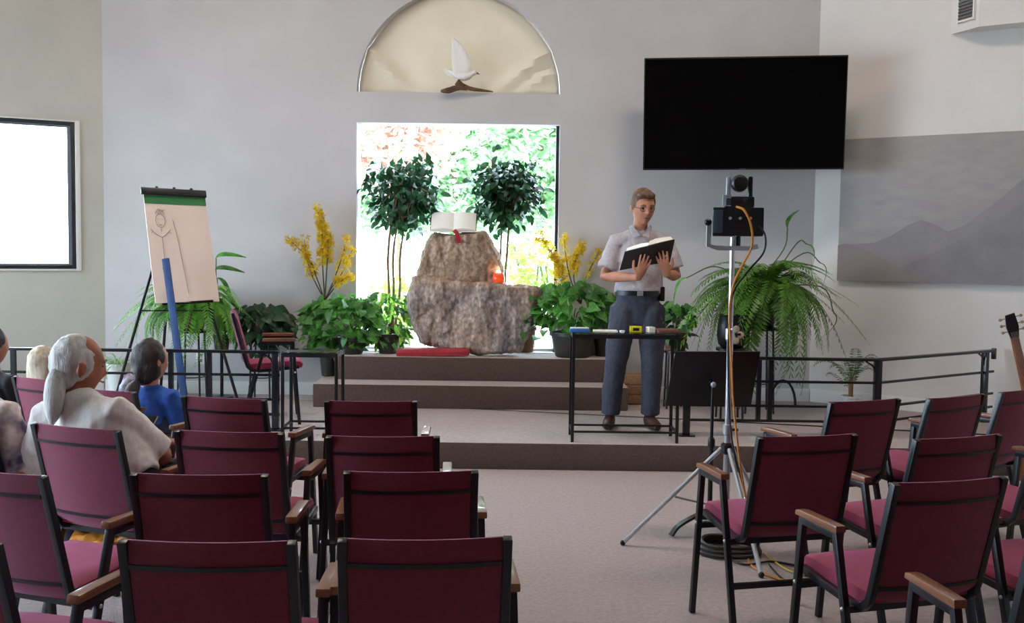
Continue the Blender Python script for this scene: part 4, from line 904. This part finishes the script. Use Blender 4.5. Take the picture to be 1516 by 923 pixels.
cable([at(1090, 306, Yc), at(1102, 312, Yc - .03), at(1112, 335, Yc - .03), at(1113, 365, Yc), at(1098, 395, Yc + .04), at(1085, 425, Yc + .06), at(1080, 470, Yc + .06), at(1083, 540, Yc + .05), at(1086, 600, Yc + .05), at(1096, 690, Yc), at(1108, 760, Yc), onz(1112, 800, .01), onz(1108, 830, .008), onz(1125, 846, .008), onz(1160, 860, .008), onz(1195, 866, .008)], .006, 'cable_orange', 'orange cable running from the video camera down the stand to the floor')
cable([at(1124, 334, Yc), at(1133, 350, Yc - .02), at(1130, 375, Yc), at(1105, 405, Yc + .05), at(1084, 440, Yc + .07), at(1078, 520, Yc + .07), at(1082, 640, Yc + .05), at(1100, 720, Yc), onz(1122, 806, .012), onz(1150, 850, .01), onz(1185, 872, .01)], .005, 'cable_black', 'black cable looping from the equipment box down the silver stand')
cable([onz(1060, 815, .01), onz(1100, 836, .01), onz(1140, 832, .01), onz(1180, 838, .01), onz(1215, 842, .01)], .006, 'cable_black', 'black cable lying on the carpet behind the right chairs')
cable([onz(1130, 820, .01), onz(1170, 846, .01), onz(1210, 852, .01), onz(1260, 870, .01)], .005, 'cable_yellow', 'pale yellow cable lying on the carpet behind the right chairs')
coil = MB(); cc = onz(1078, 818, 0)
for k in range(3): coil.loft([cc + V(((.16 - .012 * k) * math.cos(a), (.15 - .01 * k) * math.sin(a), .014 + .02 * k + .004 * math.sin(3 * a))) for a in [2 * math.pi * i / 32 for i in range(33)]], .011, (0, 0, 1), 6)
tag(coil.build('cable_coil', 'cable_black'), 'coil of black cable on the carpet at the foot of the stand', 'cable coil')
# ------------------------------------------------------------------ music stand
YM = 5.5; ms0 = V((at(1052, 700, YM).x, YM, 0)); ms = thing('music_stand', ms0, 'black music stand with a solid desk in front of the stage', 'music stand')
dk = [at(1000, 521, YM + .02), at(1126, 521, YM + .02), at(1112, 600, YM + .16), at(985, 600, YM + .16)]
dn_ = (dk[1] - dk[0]).cross(dk[3] - dk[0]).normalized()
if dn_.y > 0: dn_ = -dn_
MB().prism(dk, dn_ * -.006).build('desk', 'cam_black', ms, bevel=.002)
MB().prism([dk[3], dk[2], dk[2] - dn_ * .05, dk[3] - dn_ * .05], (dk[3] - dk[0]).normalized() * .006).build('ledge', 'cam_black', ms)
dc = (dk[0] + dk[1] + dk[2] + dk[3]) / 4; tp_ = V((ms0.x, YM - .005, at(1053, 572, YM).z))
MB().tube([ms0 + up * .1, ms0 + up * .5], .0135, 10).build('lower_pole', 'cam_black', ms); MB().tube([ms0 + up * .5, tp_], .0095, 10).build('upper_pole', 'cam_black', ms)
MB().tube([tp_, tp_ + V((0, .07, .02))], .012, 8).build('tilt_joint', 'cam_black', ms); MB().ball(tp_ + V((0, -.012, .01)), .016, nu=10, nv=8).build('tilt_knob', 'cam_grey', ms)
MB().lathe([(.014, -.03), (.02, -.02), (.02, .02), (.014, .03)], ms0 + up * .5).build('collar', 'cam_black', ms)
for a in (205, 325, 85):
    a = math.radians(a); d = V((math.cos(a), math.sin(a), 0)); MB().loft(cr([ms0 + up * .11, ms0 + d * .08 + up * .105, ms0 + d * .2 + up * .06, ms0 + d * .25 + up * .01], 5), (.016, .007), d.cross(up), sq=True).build('foot', 'cam_black', ms)
# ------------------------------------------------------------------ guitar at the right edge
gh = at(1500, 487, 6.2); gd = V((.30, .10, -.95)).normalized(); gr = V((.93, -.2, .27)); gr = (gr - gd * gr.dot(gd)).normalized(); gn = gd.cross(gr)
if gn.y > 0: gn = -gn
gb = gh + gd * 1.02; gt = thing('guitar', V((gb.x, gb.y, max(0, gb.z - .0))), 'guitar at the right edge, only its dark headstock showing', 'guitar')
def gp(l, w, o=0): return gh + gd * l + gr * w + gn * o
MB().prism([gp(-.09, -.028), gp(-.095, .028), gp(-.01, .036), gp(.06, .024), gp(.06, -.024), gp(-.01, -.036)], gn * -.016).build('headstock', 'cam_black', gt, bevel=.004)
for s in (-1, 1):
    for k in range(3):
        pg = MB().tube([gp(-.07 + .042 * k, s * .03, -.008), gp(-.07 + .042 * k, s * .055, -.008)], .004, 6).build('tuning_peg', 'peg', gt); MB().ball(gp(-.07 + .042 * k, s * .06, -.008), (.012, .006, .01), nu=8, nv=6).build('peg_button', 'peg', pg)
MB().prism([gp(.05, -.024), gp(.05, .024), gp(.58, .028), gp(.58, -.028)], gn * -.024).build('neck', 'guitar_wood', gt, bevel=.006)
ol = [(.50, 0), (.505, .06), (.53, .11), (.59, .14), (.66, .135), (.72, .12), (.78, .135), (.86, .185), (.93, .19), (.99, .15), (1.02, .07), (1.025, 0)]
poly = [gp(l, w) for l, w in ol] + [gp(l, -w) for l, w in ol[-2:0:-1]]
MB().prism([p - gn * .01 for p in poly], gn * -.095).build('body', 'guitar_wood', gt, bevel=.006)
MB().loft([gp(.70, 0, -.009), gp(.70, 0, -.006)], .05, gr, 20).build('sound_hole', 'cam_black', gt); MB().box(gp(.85, 0, .0), (.15, .02, .012)).build('bridge', 'cam_black', gt)
for k in range(6): MB().tube([gp(.02, -.018 + .0072 * k, .004), gp(.85, -.024 + .0096 * k, .006)], .0012, 4).build('string', 'silver', gt)
gs0 = gp(.9, 0, -.06); gst = thing('guitar_stand', V((gs0.x, gs0.y, 0)), 'black guitar stand at the right edge under the guitar', 'guitar stand')
for w_s in (-.13, .13): MB().tube([gp(.8, w_s * .5, -.13), V((gp(1.0, w_s, .05).x, gp(1., w_s, .12).y, .01))], .01, 8).build('leg', 'cam_black', gst); MB().tube([gp(1.035, w_s * .6, -.12), gp(1.035, w_s * .6, .02)], .008, 8).build('cradle_arm', 'cam_black', gst)
MB().tube([gp(.8, 0, -.13), V((gs0.x, gs0.y + .3, .01))], .01, 8).build('leg', 'cam_black', gst)
# outlet
po = at(297, 530, YB - .006); ot = thing('wall_outlet', po, 'white electrical outlet plate low on the back wall behind the easel', 'outlet')
MB().box(po, (.075, .01, .115)).build('plate', 'white_paint', ot, bevel=.002)
for z in (-.025, .025): MB().box(po + V((0, -.006, z)), (.03, .003, .026)).build('socket', 'vent_grey', ot)
# ------------------------------------------------------------------ plants
def heart_leaf(m, L=1.0, w=.78):
    P = [(0, 0), (-.12, .30), (.06, .44), (.35, .42), (.65, .25), (1.0, 0)]; vs = []; mb = MB()
    mid = [(x, 0, .06 * math.sin(3.1 * max(x, 0)) - .16 * max(0, x) ** 2) for x in (0, .05, .2, .45, .7, 1.0)]
    R_ = [(x, y * w, z_ + .05) for (x, y), z_ in zip(P, [m_[2] for m_ in mid])]
    A_ = [V(p) for p in mid]; B_ = [V(p) for p in R_]; C_ = [V((p[0], -p[1], p[2])) for p in R_]; B_[0] = C_[0] = A_[0]; B_[-1] = C_[-1] = A_[-1]
    n = 6; mb.add([a * L for a in A_ + B_ + C_], [(i, i + 1, n + i + 1, n + i) for i in range(n - 1)] + [(i + 1, i, 2 * n + i, 2 * n + i + 1) for i in range(n - 1)])
    return mb.mesh('leaf', m, ang=60)
def lance_leaf(m, w=.3, droop=.5):
    n = 7; mb = MB(); vs = []
    for i in range(n):
        u = i / (n - 1); z = .5 * u - droop * u * u * 1.3; ww = w * math.sin(math.pi * (u * .92 + .04)) ** .8 * .5; vs += [(u, ww, z + .03), (u, 0, z), (u, -ww, z + .03)]
    return mb.add(vs, [(3 * i + k, 3 * i + k + 1, 3 * i + k + 4, 3 * i + k + 3) for i in range(n - 1) for k in (0, 1)]).mesh('leaf', m, ang=60)
def frond_mesh(m, arch=.55, droop=1.1, n=34, lw=.125, ll=.034):
    mb = MB(); pts = []
    for i in range(n + 1):
        u = i / n; pts.append(V((u * (1 - .25 * u * u), .06 * math.sin(4 * u), arch * u * 1.5 - droop * u * u)))
    mb.loft(pts, [.006 * (1 - .7 * i / n) for i in range(n + 1)], (0, 1, 0), 4)
    for i in range(2, n + 1):
        u = i / n; t_ = (pts[min(n, i + 1)] - pts[i - 1]).normalized(); s = V((0, 1, 0)); L = lw * (math.sin(math.pi * (.12 + .84 * u)) ** .7)
        for k in (-1, 1):
            b = pts[i]; tip = b + s * k * L + t_ * .03 + V((0, 0, -.02 - .03 * random.random())); m1 = (b + tip) / 2
            mb.add([b - t_ * ll * .3, m1 - t_ * ll * .5, tip, m1 + t_ * ll * .5], [(0, 1, 2, 3)])
    return mb.mesh('frond', m, smooth=False)
def put(me, name, parent, p, d, size, roll=0.0, nrm=(0, 0, 1)):
    o = link(name, me, parent, V(p) - ORG[parent.name]); d = V(d).normalized(); z = perp(d, nrm); y = z.cross(d)
    R_ = M((d, y, z)).transposed() @ M.Rotation(roll, 3, 'X'); o.rotation_mode = 'QUATERNION'; o.rotation_quaternion = R_.to_quaternion(); o.scale = (size, size, size); return o
HEART = [heart_leaf('leaf_pothos'), heart_leaf('leaf_pothos', w=.9)]; DARK = [heart_leaf('leaf_dark', w=.85)]; FIC = [lance_leaf('leaf_ficus', .62, .65), lance_leaf('leaf_ficus', .55, .55)]; LILY = [lance_leaf('leaf_pothos', .26, 1.1)]; BRI = [lance_leaf('leaf_bright', .5, .7)]
FR = [frond_mesh('frond', .5, 1.05), frond_mesh('frond', .62, 1.25), frond_mesh('frond', .55, 1.7)]; FRD = [frond_mesh('frond_dark', .5, 1.1), frond_mesh('frond_dark', .65, 1.35), frond_mesh('frond_dark', .6, 1.8)]
def pot(t, c, r, h, m, rim=True):
    c = V(c); MB().lathe([(r * .72, 0), (r * .78, .01), (r * .98, h * .85), (r * 1.06, h * .86), (r * 1.06, h), (r * .94, h), (r * .9, h * .88), (0.001, h * .88)], c, 24).build('pot', m, t)
    MB().lathe([(r * .9, h * .86), (r * .5, h * .9), (.001, h * .91)], c, 16).build('soil', 'soil', t)
def bushy(t, root, c, r, n, meshes, size, cam_bias=.4, stems=True, hang=0):
    root, c = V(root), V(c)
    if stems:
        for _ in range(7):
            e = c + V((rnd(-1, 1) * r[0], rnd(-1, 1) * r[1], rnd(-.4, .8) * r[2])) * .8; MB().tube(cr([root, (root + e) / 2 + V((0, 0, .08)), e], 4), .005, 5).build('stem', 'stem', t)
    for _ in range(n):
        d = V((rnd(-1, 1), rnd(-1, .6), rnd(-.8, 1))).normalized(); k = rnd(.35, 1) ** .5; p = c + V((d.x * r[0], d.y * r[1], d.z * r[2])) * k
        f = (V((d.x * .8, d.y * .3 - .15, -.35 - hang)) + V((rnd(-.6, .6), rnd(-.3, .3), rnd(-.4, .4)))).normalized()
        put(random.choice(meshes), 'leaf', t, p, f, size * rnd(.65, 1.2), rnd(-.35, .35), (d.x * .5 + rnd(-.4, .4), -.7 + rnd(-.5, .3), .7 + rnd(-.6, .5)))
def Pz(px, py, Y): return at(px, py, Y)
# pothos left and right of the boulder
c = V((Pz(520, 500, 8.98).x, 8.98, ZT)); t = thing('pothos_plant', c, 'broad-leaved green pothos left of the boulder, hiding its pot', 'plant'); pot(t, c, .13, .15, 'dark_pot')
bushy(t, c + up * .18, Pz(505, 478, 8.97), (.36, .15, .27), 270, HEART, .105)
for k in range(10): put(random.choice(HEART), 'leaf', t, Pz(rnd(448, 480), rnd(450, 525), 8.9), (rnd(-1, 0), -.6, -.3), rnd(.07, .11), rnd(-.5, .5))
c = V((Pz(575, 500, 9.06).x, 9.06, ZT)); t = thing('leafy_shrub_plant', c, 'light green small-leaved plant between the pothos and the boulder', 'plant'); pot(t, c, .11, .18, 'dark_pot')
bushy(t, c + up * .16, Pz(574, 472, 9.05), (.24, .1, .28), 240, [lance_leaf('leaf_bright', .4, .7), lance_leaf('leaf_pothos', .4, .7)], .085)
c = V((Pz(848, 500, 9.0).x, 8.98, ZT)); t = thing('pothos_plant', c, 'broad-leaved pothos in a dark pot right of the boulder', 'plant'); pot(t, c, .2, .22, 'dark_pot')
bushy(t, c + up * .2, Pz(845, 455, 8.95), (.38, .15, .23), 190, HEART, .115)
for x, y in ((785, 470), (778, 492), (788, 485), (800, 470), (795, 500), (781, 478), (806, 490), (870, 412), (838, 410), (790, 440)): put(random.choice(HEART), 'leaf', t, Pz(x, y, 8.86), (rnd(-.6, .2), -.7, rnd(-.4, .2)), rnd(.09, .13), rnd(-.5, .5))
# ficus trees in front of the window
def ficus(px, py, wpx, hpx, trunks, label, Y, pz, bp):
    cx = Pz(px, py, Y); bx0 = Pz(bp, 480, Y).x; t = thing('ficus_tree', V((bx0, Y, pz)), label, 'tree', 'potted ficus trees'); pot(t, (bx0, Y, pz), .11, .24, 'terracotta')
    k = Y / F; r = V((wpx / 2 * k, .26, hpx / 2 * k))
    for dx, tx in trunks:
        MB().tube(cr([V((bx0 + dx * .5, Y, pz + .2)), V((Pz(tx, 430, Y).x, Y, Pz(tx, 430, Y).z)), V((Pz(tx + dx * 30, 370, Y).x, Y, Pz(tx, 370, Y).z)), cx + V((dx * 1.5, 0, .1))], 5), [.013] * 6 + [.011] * 5 + [.009] * 5, 7).build('trunk', 'bark', t)
    for _ in range(16):
        e = cx + V((rnd(-1, 1) * r.x, rnd(-1, 1) * r.y, rnd(-.7, 1) * r.z)) * .85; MB().tube(cr([cx + V((0, 0, -r.z * .8)), (cx + e) / 2 + V((0, 0, .03)), e], 4), .004, 5).build('branch', 'bark', t)
    nleaf = 0; rest = MB(); clus = [V((rnd(-1, 1), rnd(-1, 1), rnd(-1, 1))).normalized() * rnd(.35, .95) for _ in range(60)]
    while nleaf < 300:
        b = random.choice(clus); d = b + V((rnd(-1, 1), rnd(-1, 1), rnd(-1, 1))) * .27
        if d.z < -.2 and abs(d.x) > .85: continue
        p = cx + V((d.x * r.x, d.y * r.y, d.z * r.z)); f = V((d.x + rnd(-.6, .6), d.y - .5 + rnd(-.6, .6), -.3 + rnd(-.6, .6)))
        put(random.choice(FIC), 'leaf', t, p, f, rnd(.07, .105), rnd(-.3, .3), (d.x + rnd(-.7, .7), -.6 + rnd(-.6, .6), .8)); nleaf += 1
    for _ in range(640):
        b = random.choice(clus); d = b * .8 + V((rnd(-1, 1), rnd(-1, 1), rnd(-1, 1))) * .3; p = cx + V((d.x * r.x, d.y * r.y + .06, d.z * r.z)); a = V((rnd(-1, 1), rnd(-.5, .5), -.8 + rnd(-.4, .4))).normalized(); s = rnd(.04, .06); b_ = perp(a, (rnd(-1, 1), rnd(-1, 1), .2))
        rest.add([p - a * s, p + b_ * s * .5, p + a * s, p - b_ * s * .5], [(0, 1, 2, 3)])
    tag(rest.build('inner_leaves', 'leaf_ficus', t, smooth=False), kind='stuff')
ficus(597, 288, 118, 128, ((-.04, 576), (0, 583), (.05, 592)), 'potted ficus tree left of the open book, in the window', 9.28, ZT, 581)
ficus(751, 286, 116, 128, ((-.02, 742), (.03, 750)), 'potted ficus tree right of the open book, in the window', 9.30, ZT, 776)
# forsythia arrangements
def forsythia(c, rootp, branches, label, m='dark_pot'):
    t = thing('forsythia_branches', c, label, 'flowers', 'forsythia arrangements'); pot(t, c, .08, .2, m)
    for pts, nf, spread in branches:
        P_ = cr([rootp] + pts, 8); br = MB().tube(P_, [.007 * (1 - .7 * i / len(P_)) for i in range(len(P_))], 5).build('branch', 'twig', t); fl = MB()
        for _ in range(int(nf * 1.5)):
            u = rnd(.42, 1); p = P_[min(len(P_) - 1, int(u * len(P_)))] + V((rnd(-1, 1), rnd(-1, 1), rnd(-1, 1))) * spread; a = V((rnd(-1, 1), rnd(-1, 0), rnd(-1, 1))).normalized(); x_ = a.orthogonal().normalized(); y_ = a.cross(x_); s = rnd(.018, .029)
            for i in range(4):
                e = x_ * math.cos(i * 1.57) + y_ * math.sin(i * 1.57); g_ = a.cross(e); fl.add([p, p + e * s * .6 + g_ * s * .3 + a * s * .2, p + e * s * 1.2 + a * s * .35, p + e * s * .6 - g_ * s * .3 + a * s * .2], [(0, 1, 2, 3)])
        tag(fl.build('blossoms', 'blossom', br, smooth=False), kind='stuff')
Yf = 9.02; c = V((x2 - .105, Yf, ZP + .2))
forsythia(c, Pz(481, 445, Yf), [([Pz(478, 400, Yf), Pz(477, 350, Yf), Pz(470, 308, Yf)], 150, .04), ([Pz(484, 395, Yf - .03), Pz(486, 360, Yf - .03), Pz(476, 330, Yf - .03)], 130, .04), ([Pz(470, 415, Yf), Pz(458, 385, Yf), Pz(428, 355, Yf)], 55, .03), ([Pz(465, 415, Yf), Pz(456, 390, Yf), Pz(450, 355, Yf)], 60, .035), ([Pz(492, 420, Yf), Pz(505, 385, Yf), Pz(514, 352, Yf)], 40, .03), ([Pz(492, 425, Yf - .04), Pz(506, 405, Yf), Pz(522, 370, Yf)], 45, .03), ([Pz(494, 428, Yf), Pz(508, 414, Yf - .03), Pz(524, 408, Yf - .05)], 55, .03)], 'yellow forsythia branches left of the picture window')
c = V((Pz(850, 470, 9.1).x + .03, 9.1, ZT)); c = V((Pz(893, 470, 9.06).x, 9.06, ZT)); Yf = 9.04
forsythia(c, Pz(860, 450, Yf), [([Pz(838, 425, Yf), Pz(824, 385, Yf), Pz(798, 350, Yf)], 110, .035), ([Pz(835, 425, Yf), Pz(826, 400, Yf), Pz(818, 378, Yf)], 90, .04), ([Pz(850, 415, Yf), Pz(852, 385, Yf), Pz(862, 362, Yf)], 100, .035), ([Pz(845, 415, Yf), Pz(838, 380, Yf), Pz(835, 350, Yf)], 35, .03), ([Pz(866, 415, Yf), Pz(878, 390, Yf), Pz(888, 370, Yf)], 30, .03)], 'yellow forsythia branches right of the picture window')
# ferns
def stand(t, c, h, r, m='black_metal'):
    c = V(c); MB().lathe([(r, h - .02), (r, h)], c, 20).build('stand_top', m, t)
    for k in range(4):
        a = math.pi / 4 + k * math.pi / 2; d = V((math.cos(a), math.sin(a), 0)); MB().tube([c + d * r * .9 + up * (h - .01), c + d * r * 1.05], .009, 6).build('stand_leg', m, t)
    MB().loft([c + V((r * .85 * math.cos(a), r * .85 * math.sin(a), h * .35)) for a in [2 * math.pi * i / 20 for i in range(21)]], .005, (0, 0, 1), 5).build('stand_ring', m, t)
def fern(c, n, size, meshes, label, r=.13, h=.2, sh=0, potm='terracotta', zs=(.1, .7), name='fern'):
    t = thing(name, c, label, 'plant')
    if sh:
        ps_ = thing('plant_stand', c, 'black metal plant stand under the ' + label.split(',')[0], 'plant stand'); stand(ps_, c, sh, r)
        t.location = V(c) + up * sh; ORG[t.name] = V(c) + up * sh
    b = V(c) + up * sh; pot(t, b, r, h, potm); b = b + up * (h * .92)
    for k in range(n):
        a = 2 * math.pi * (k * .381966) + rnd(-.2, .2); e = rnd(*zs); d = V((math.cos(a), math.sin(a), 0)); s = size * rnd(.7, 1.1) * (1 - .38 * max(0, d.y))
        o = link('frond', random.choice(meshes), t, b + d * rnd(0, r * .5) - ORG[t.name]); o.rotation_euler = (rnd(-.25, .25), -e + .3, a); o.scale = (s, s, s)
    return t
c = V((Pz(284, 500, 8.72).x, 8.72, ZP)); fern(c, 85, .56, FR, 'bright green fern, behind the easel', .13, .2, .62, zs=(-.2, 1.1))
c = V((Pz(328, 480, 8.95).x, 8.95, ZP)); t = thing('peace_lily', c, 'peace lily with long arching leaves right of the easel', 'plant'); pot(t, c + up * .42, .075, .14, 'dark_pot'); MB().tube([c, c + up * .42], .015, 8).build('stake', 'black_metal', t); MB().lathe([(.1, 0), (.1, .015)], c).build('stake_base', 'black_metal', t)
for x, y, dx, dz, s in ((318, 400, 1, .35, .2), (320, 382, 1, .5, .2), (322, 412, .9, -.5, .2), (316, 430, 1, .1, .22), (312, 445, 1, -.1, .24), (318, 460, .8, -.6, .2), (325, 470, .9, -.7, .2), (300, 440, -.6, .5, .2), (330, 440, .9, -.3, .2)):
    p = Pz(x, y, 8.93); MB().tube(cr([c + up * .54, (c + up * .54 + p) / 2 + V((-.02, 0, .05)), p], 5), .005, 5).build('leaf_stalk', 'stem', t); put(LILY[0], 'leaf', t, p, (dx, -.25, dz), s * .95, rnd(-.4, .4), (0, -.6, .8))
c = V((Pz(388, 500, 8.92).x, 8.92, ZP)); ps_ = thing('plant_stand', c, 'black metal plant stand under the dark-leaved vine', 'plant stand'); stand(ps_, c, .56, .12)
t = thing('dark_vine', c + up * .56, 'dark green heart-leaved vine in a pot beside the stage chair', 'plant'); pot(t, c + up * .56, .13, .18, 'dark_pot'); bushy(t, c + up * .72, Pz(387, 480, 8.9), (.26, .16, .2), 150, DARK, .125, hang=.2)
for x, y in ((360, 515), (372, 520), (380, 525), (395, 522), (405, 518), (412, 500), (425, 492), (350, 495), (352, 510), (436, 483)): put(DARK[0], 'leaf', t, Pz(x, y, 8.82), (rnd(-.4, .4), -.5, -1), .09, rnd(-.5, .5))
c = V((Pz(176, 560, 8.75).x, 8.75, ZP)); t = fern(c, 34, .26, [lance_leaf('spider', .09, .9), lance_leaf('spider', .07, .7)], 'pale variegated spider plant left of the easel', .1, .32, 0, 'white_pot', (.2, 1.2), 'spider_plant')
for o in list(t.children):
    if o.name.startswith('frond'): o.name = 'leaf'
# big fern right
c = V((Pz(1122, 500, 8.55).x, 8.55, ZP)); fern(c, 130, .72, FRD, 'huge arching fern, behind the music stand', .16, .24, .72, 'dark_pot', (-.2, 1.25))
t = bpy.data.objects['fern.001']
for x0_, y0_, x1_, y1_, x2_, y2_ in ((1120, 420, 1160, 370, 1166, 338), (1130, 420, 1190, 375, 1215, 390), (1110, 420, 1060, 395, 1016, 412), (1130, 425, 1215, 425, 1235, 465), (1140, 420, 1180, 360, 1195, 362)):
    P_ = cr([Pz(x0_, y0_, 8.5), Pz(x1_, y1_, 8.45), Pz(x2_, y2_, 8.42)], 5); MB().tube(P_, .005, 5).build('leaf_stalk', 'stem', t); d = P_[-1] - P_[-3]; put(LILY[0], 'leaf', t, P_[-1], d, .17, rnd(-.5, .5))
# decorated dark vase
c = V((Pz(1082, 515, 8.15).x, 8.15, ZP)); pd = thing('plant_stand', c, 'black metal pedestal under the dark vase', 'plant stand'); stand(pd, c, .58, .12)
c = c + up * .58; va = thing('vase', c, 'dark vase with a pale round flower motif behind the music stand', 'vase'); MB().lathe([(.07, 0), (.1, .03), (.115, .1), (.11, .18), (.1, .25), (.11, .27), (.095, .27), (.085, .22), (.001, .2)], c, 24).build('body', 'cam_black', va)
for k in range(5):
    a = 2 * math.pi * k / 5; MB().ball(c + V((.048 * math.cos(a), -.107, .115 + .048 * math.sin(a))), (.03, .014, .03), nu=10, nv=8).build('petal', 'pale_pot', va)
MB().ball(c + V((0, -.118, .115)), (.016, .012, .016), nu=10, nv=8).build('flower_centre', 'leather', va)
# plant behind the speaker, wooden boxes
c = V((Pz(1000, 500, 8.7).x, 8.7, ZP)); ps_ = thing('plant_stand', c, 'black metal plant stand under the pothos behind the speaker', 'plant stand'); stand(ps_, c, .5, .1)
t = thing('pothos_plant', c + up * .5, 'dark green pothos between the speaker and the big fern', 'plant'); pot(t, c + up * .5, .11, .18, 'terracotta'); bushy(t, c + up * .66, Pz(1003, 478, 8.68), (.14, .12, .2), 60, [HEART[0], DARK[0]], .1)
p = onz(938, 600, ZP); bxw = thing('wooden_box', p + V((0, .1, 0)), 'small brown wooden box on the stage behind the speaker', 'box')
for k in range(3): MB().box(p + V((0, .1, .05 + .085 * k)), (.2, .2, .08)).build('board', 'wicker', bxw, bevel=.004)
# palm in the pale pot
c = onz(1237, 596, ZP); c = V((c.x, min(c.y, 8.75), ZP)); t = thing('potted_palm', c, 'small palm in a pale ceramic pot by the right handrail', 'plant'); pot(t, c, .075, .12, 'white_pot')
MB().tube([c + up * .1, c + up * .26], .02, 8).build('stem', 'wicker', t); PM = [frond_mesh('palm', .75, .85, 16, .16, .03)]
for k in range(16):
    a = 2 * math.pi * k * .381966; o = link('frond', PM[0], t, c + up * rnd(.16, .27) - ORG[t.name]); o.rotation_euler = (0, rnd(-.9, .0), a); s = rnd(.36, .48) * (1 - .5 * max(0, math.sin(a) + .3 * math.cos(a))); o.scale = (s, s, s)
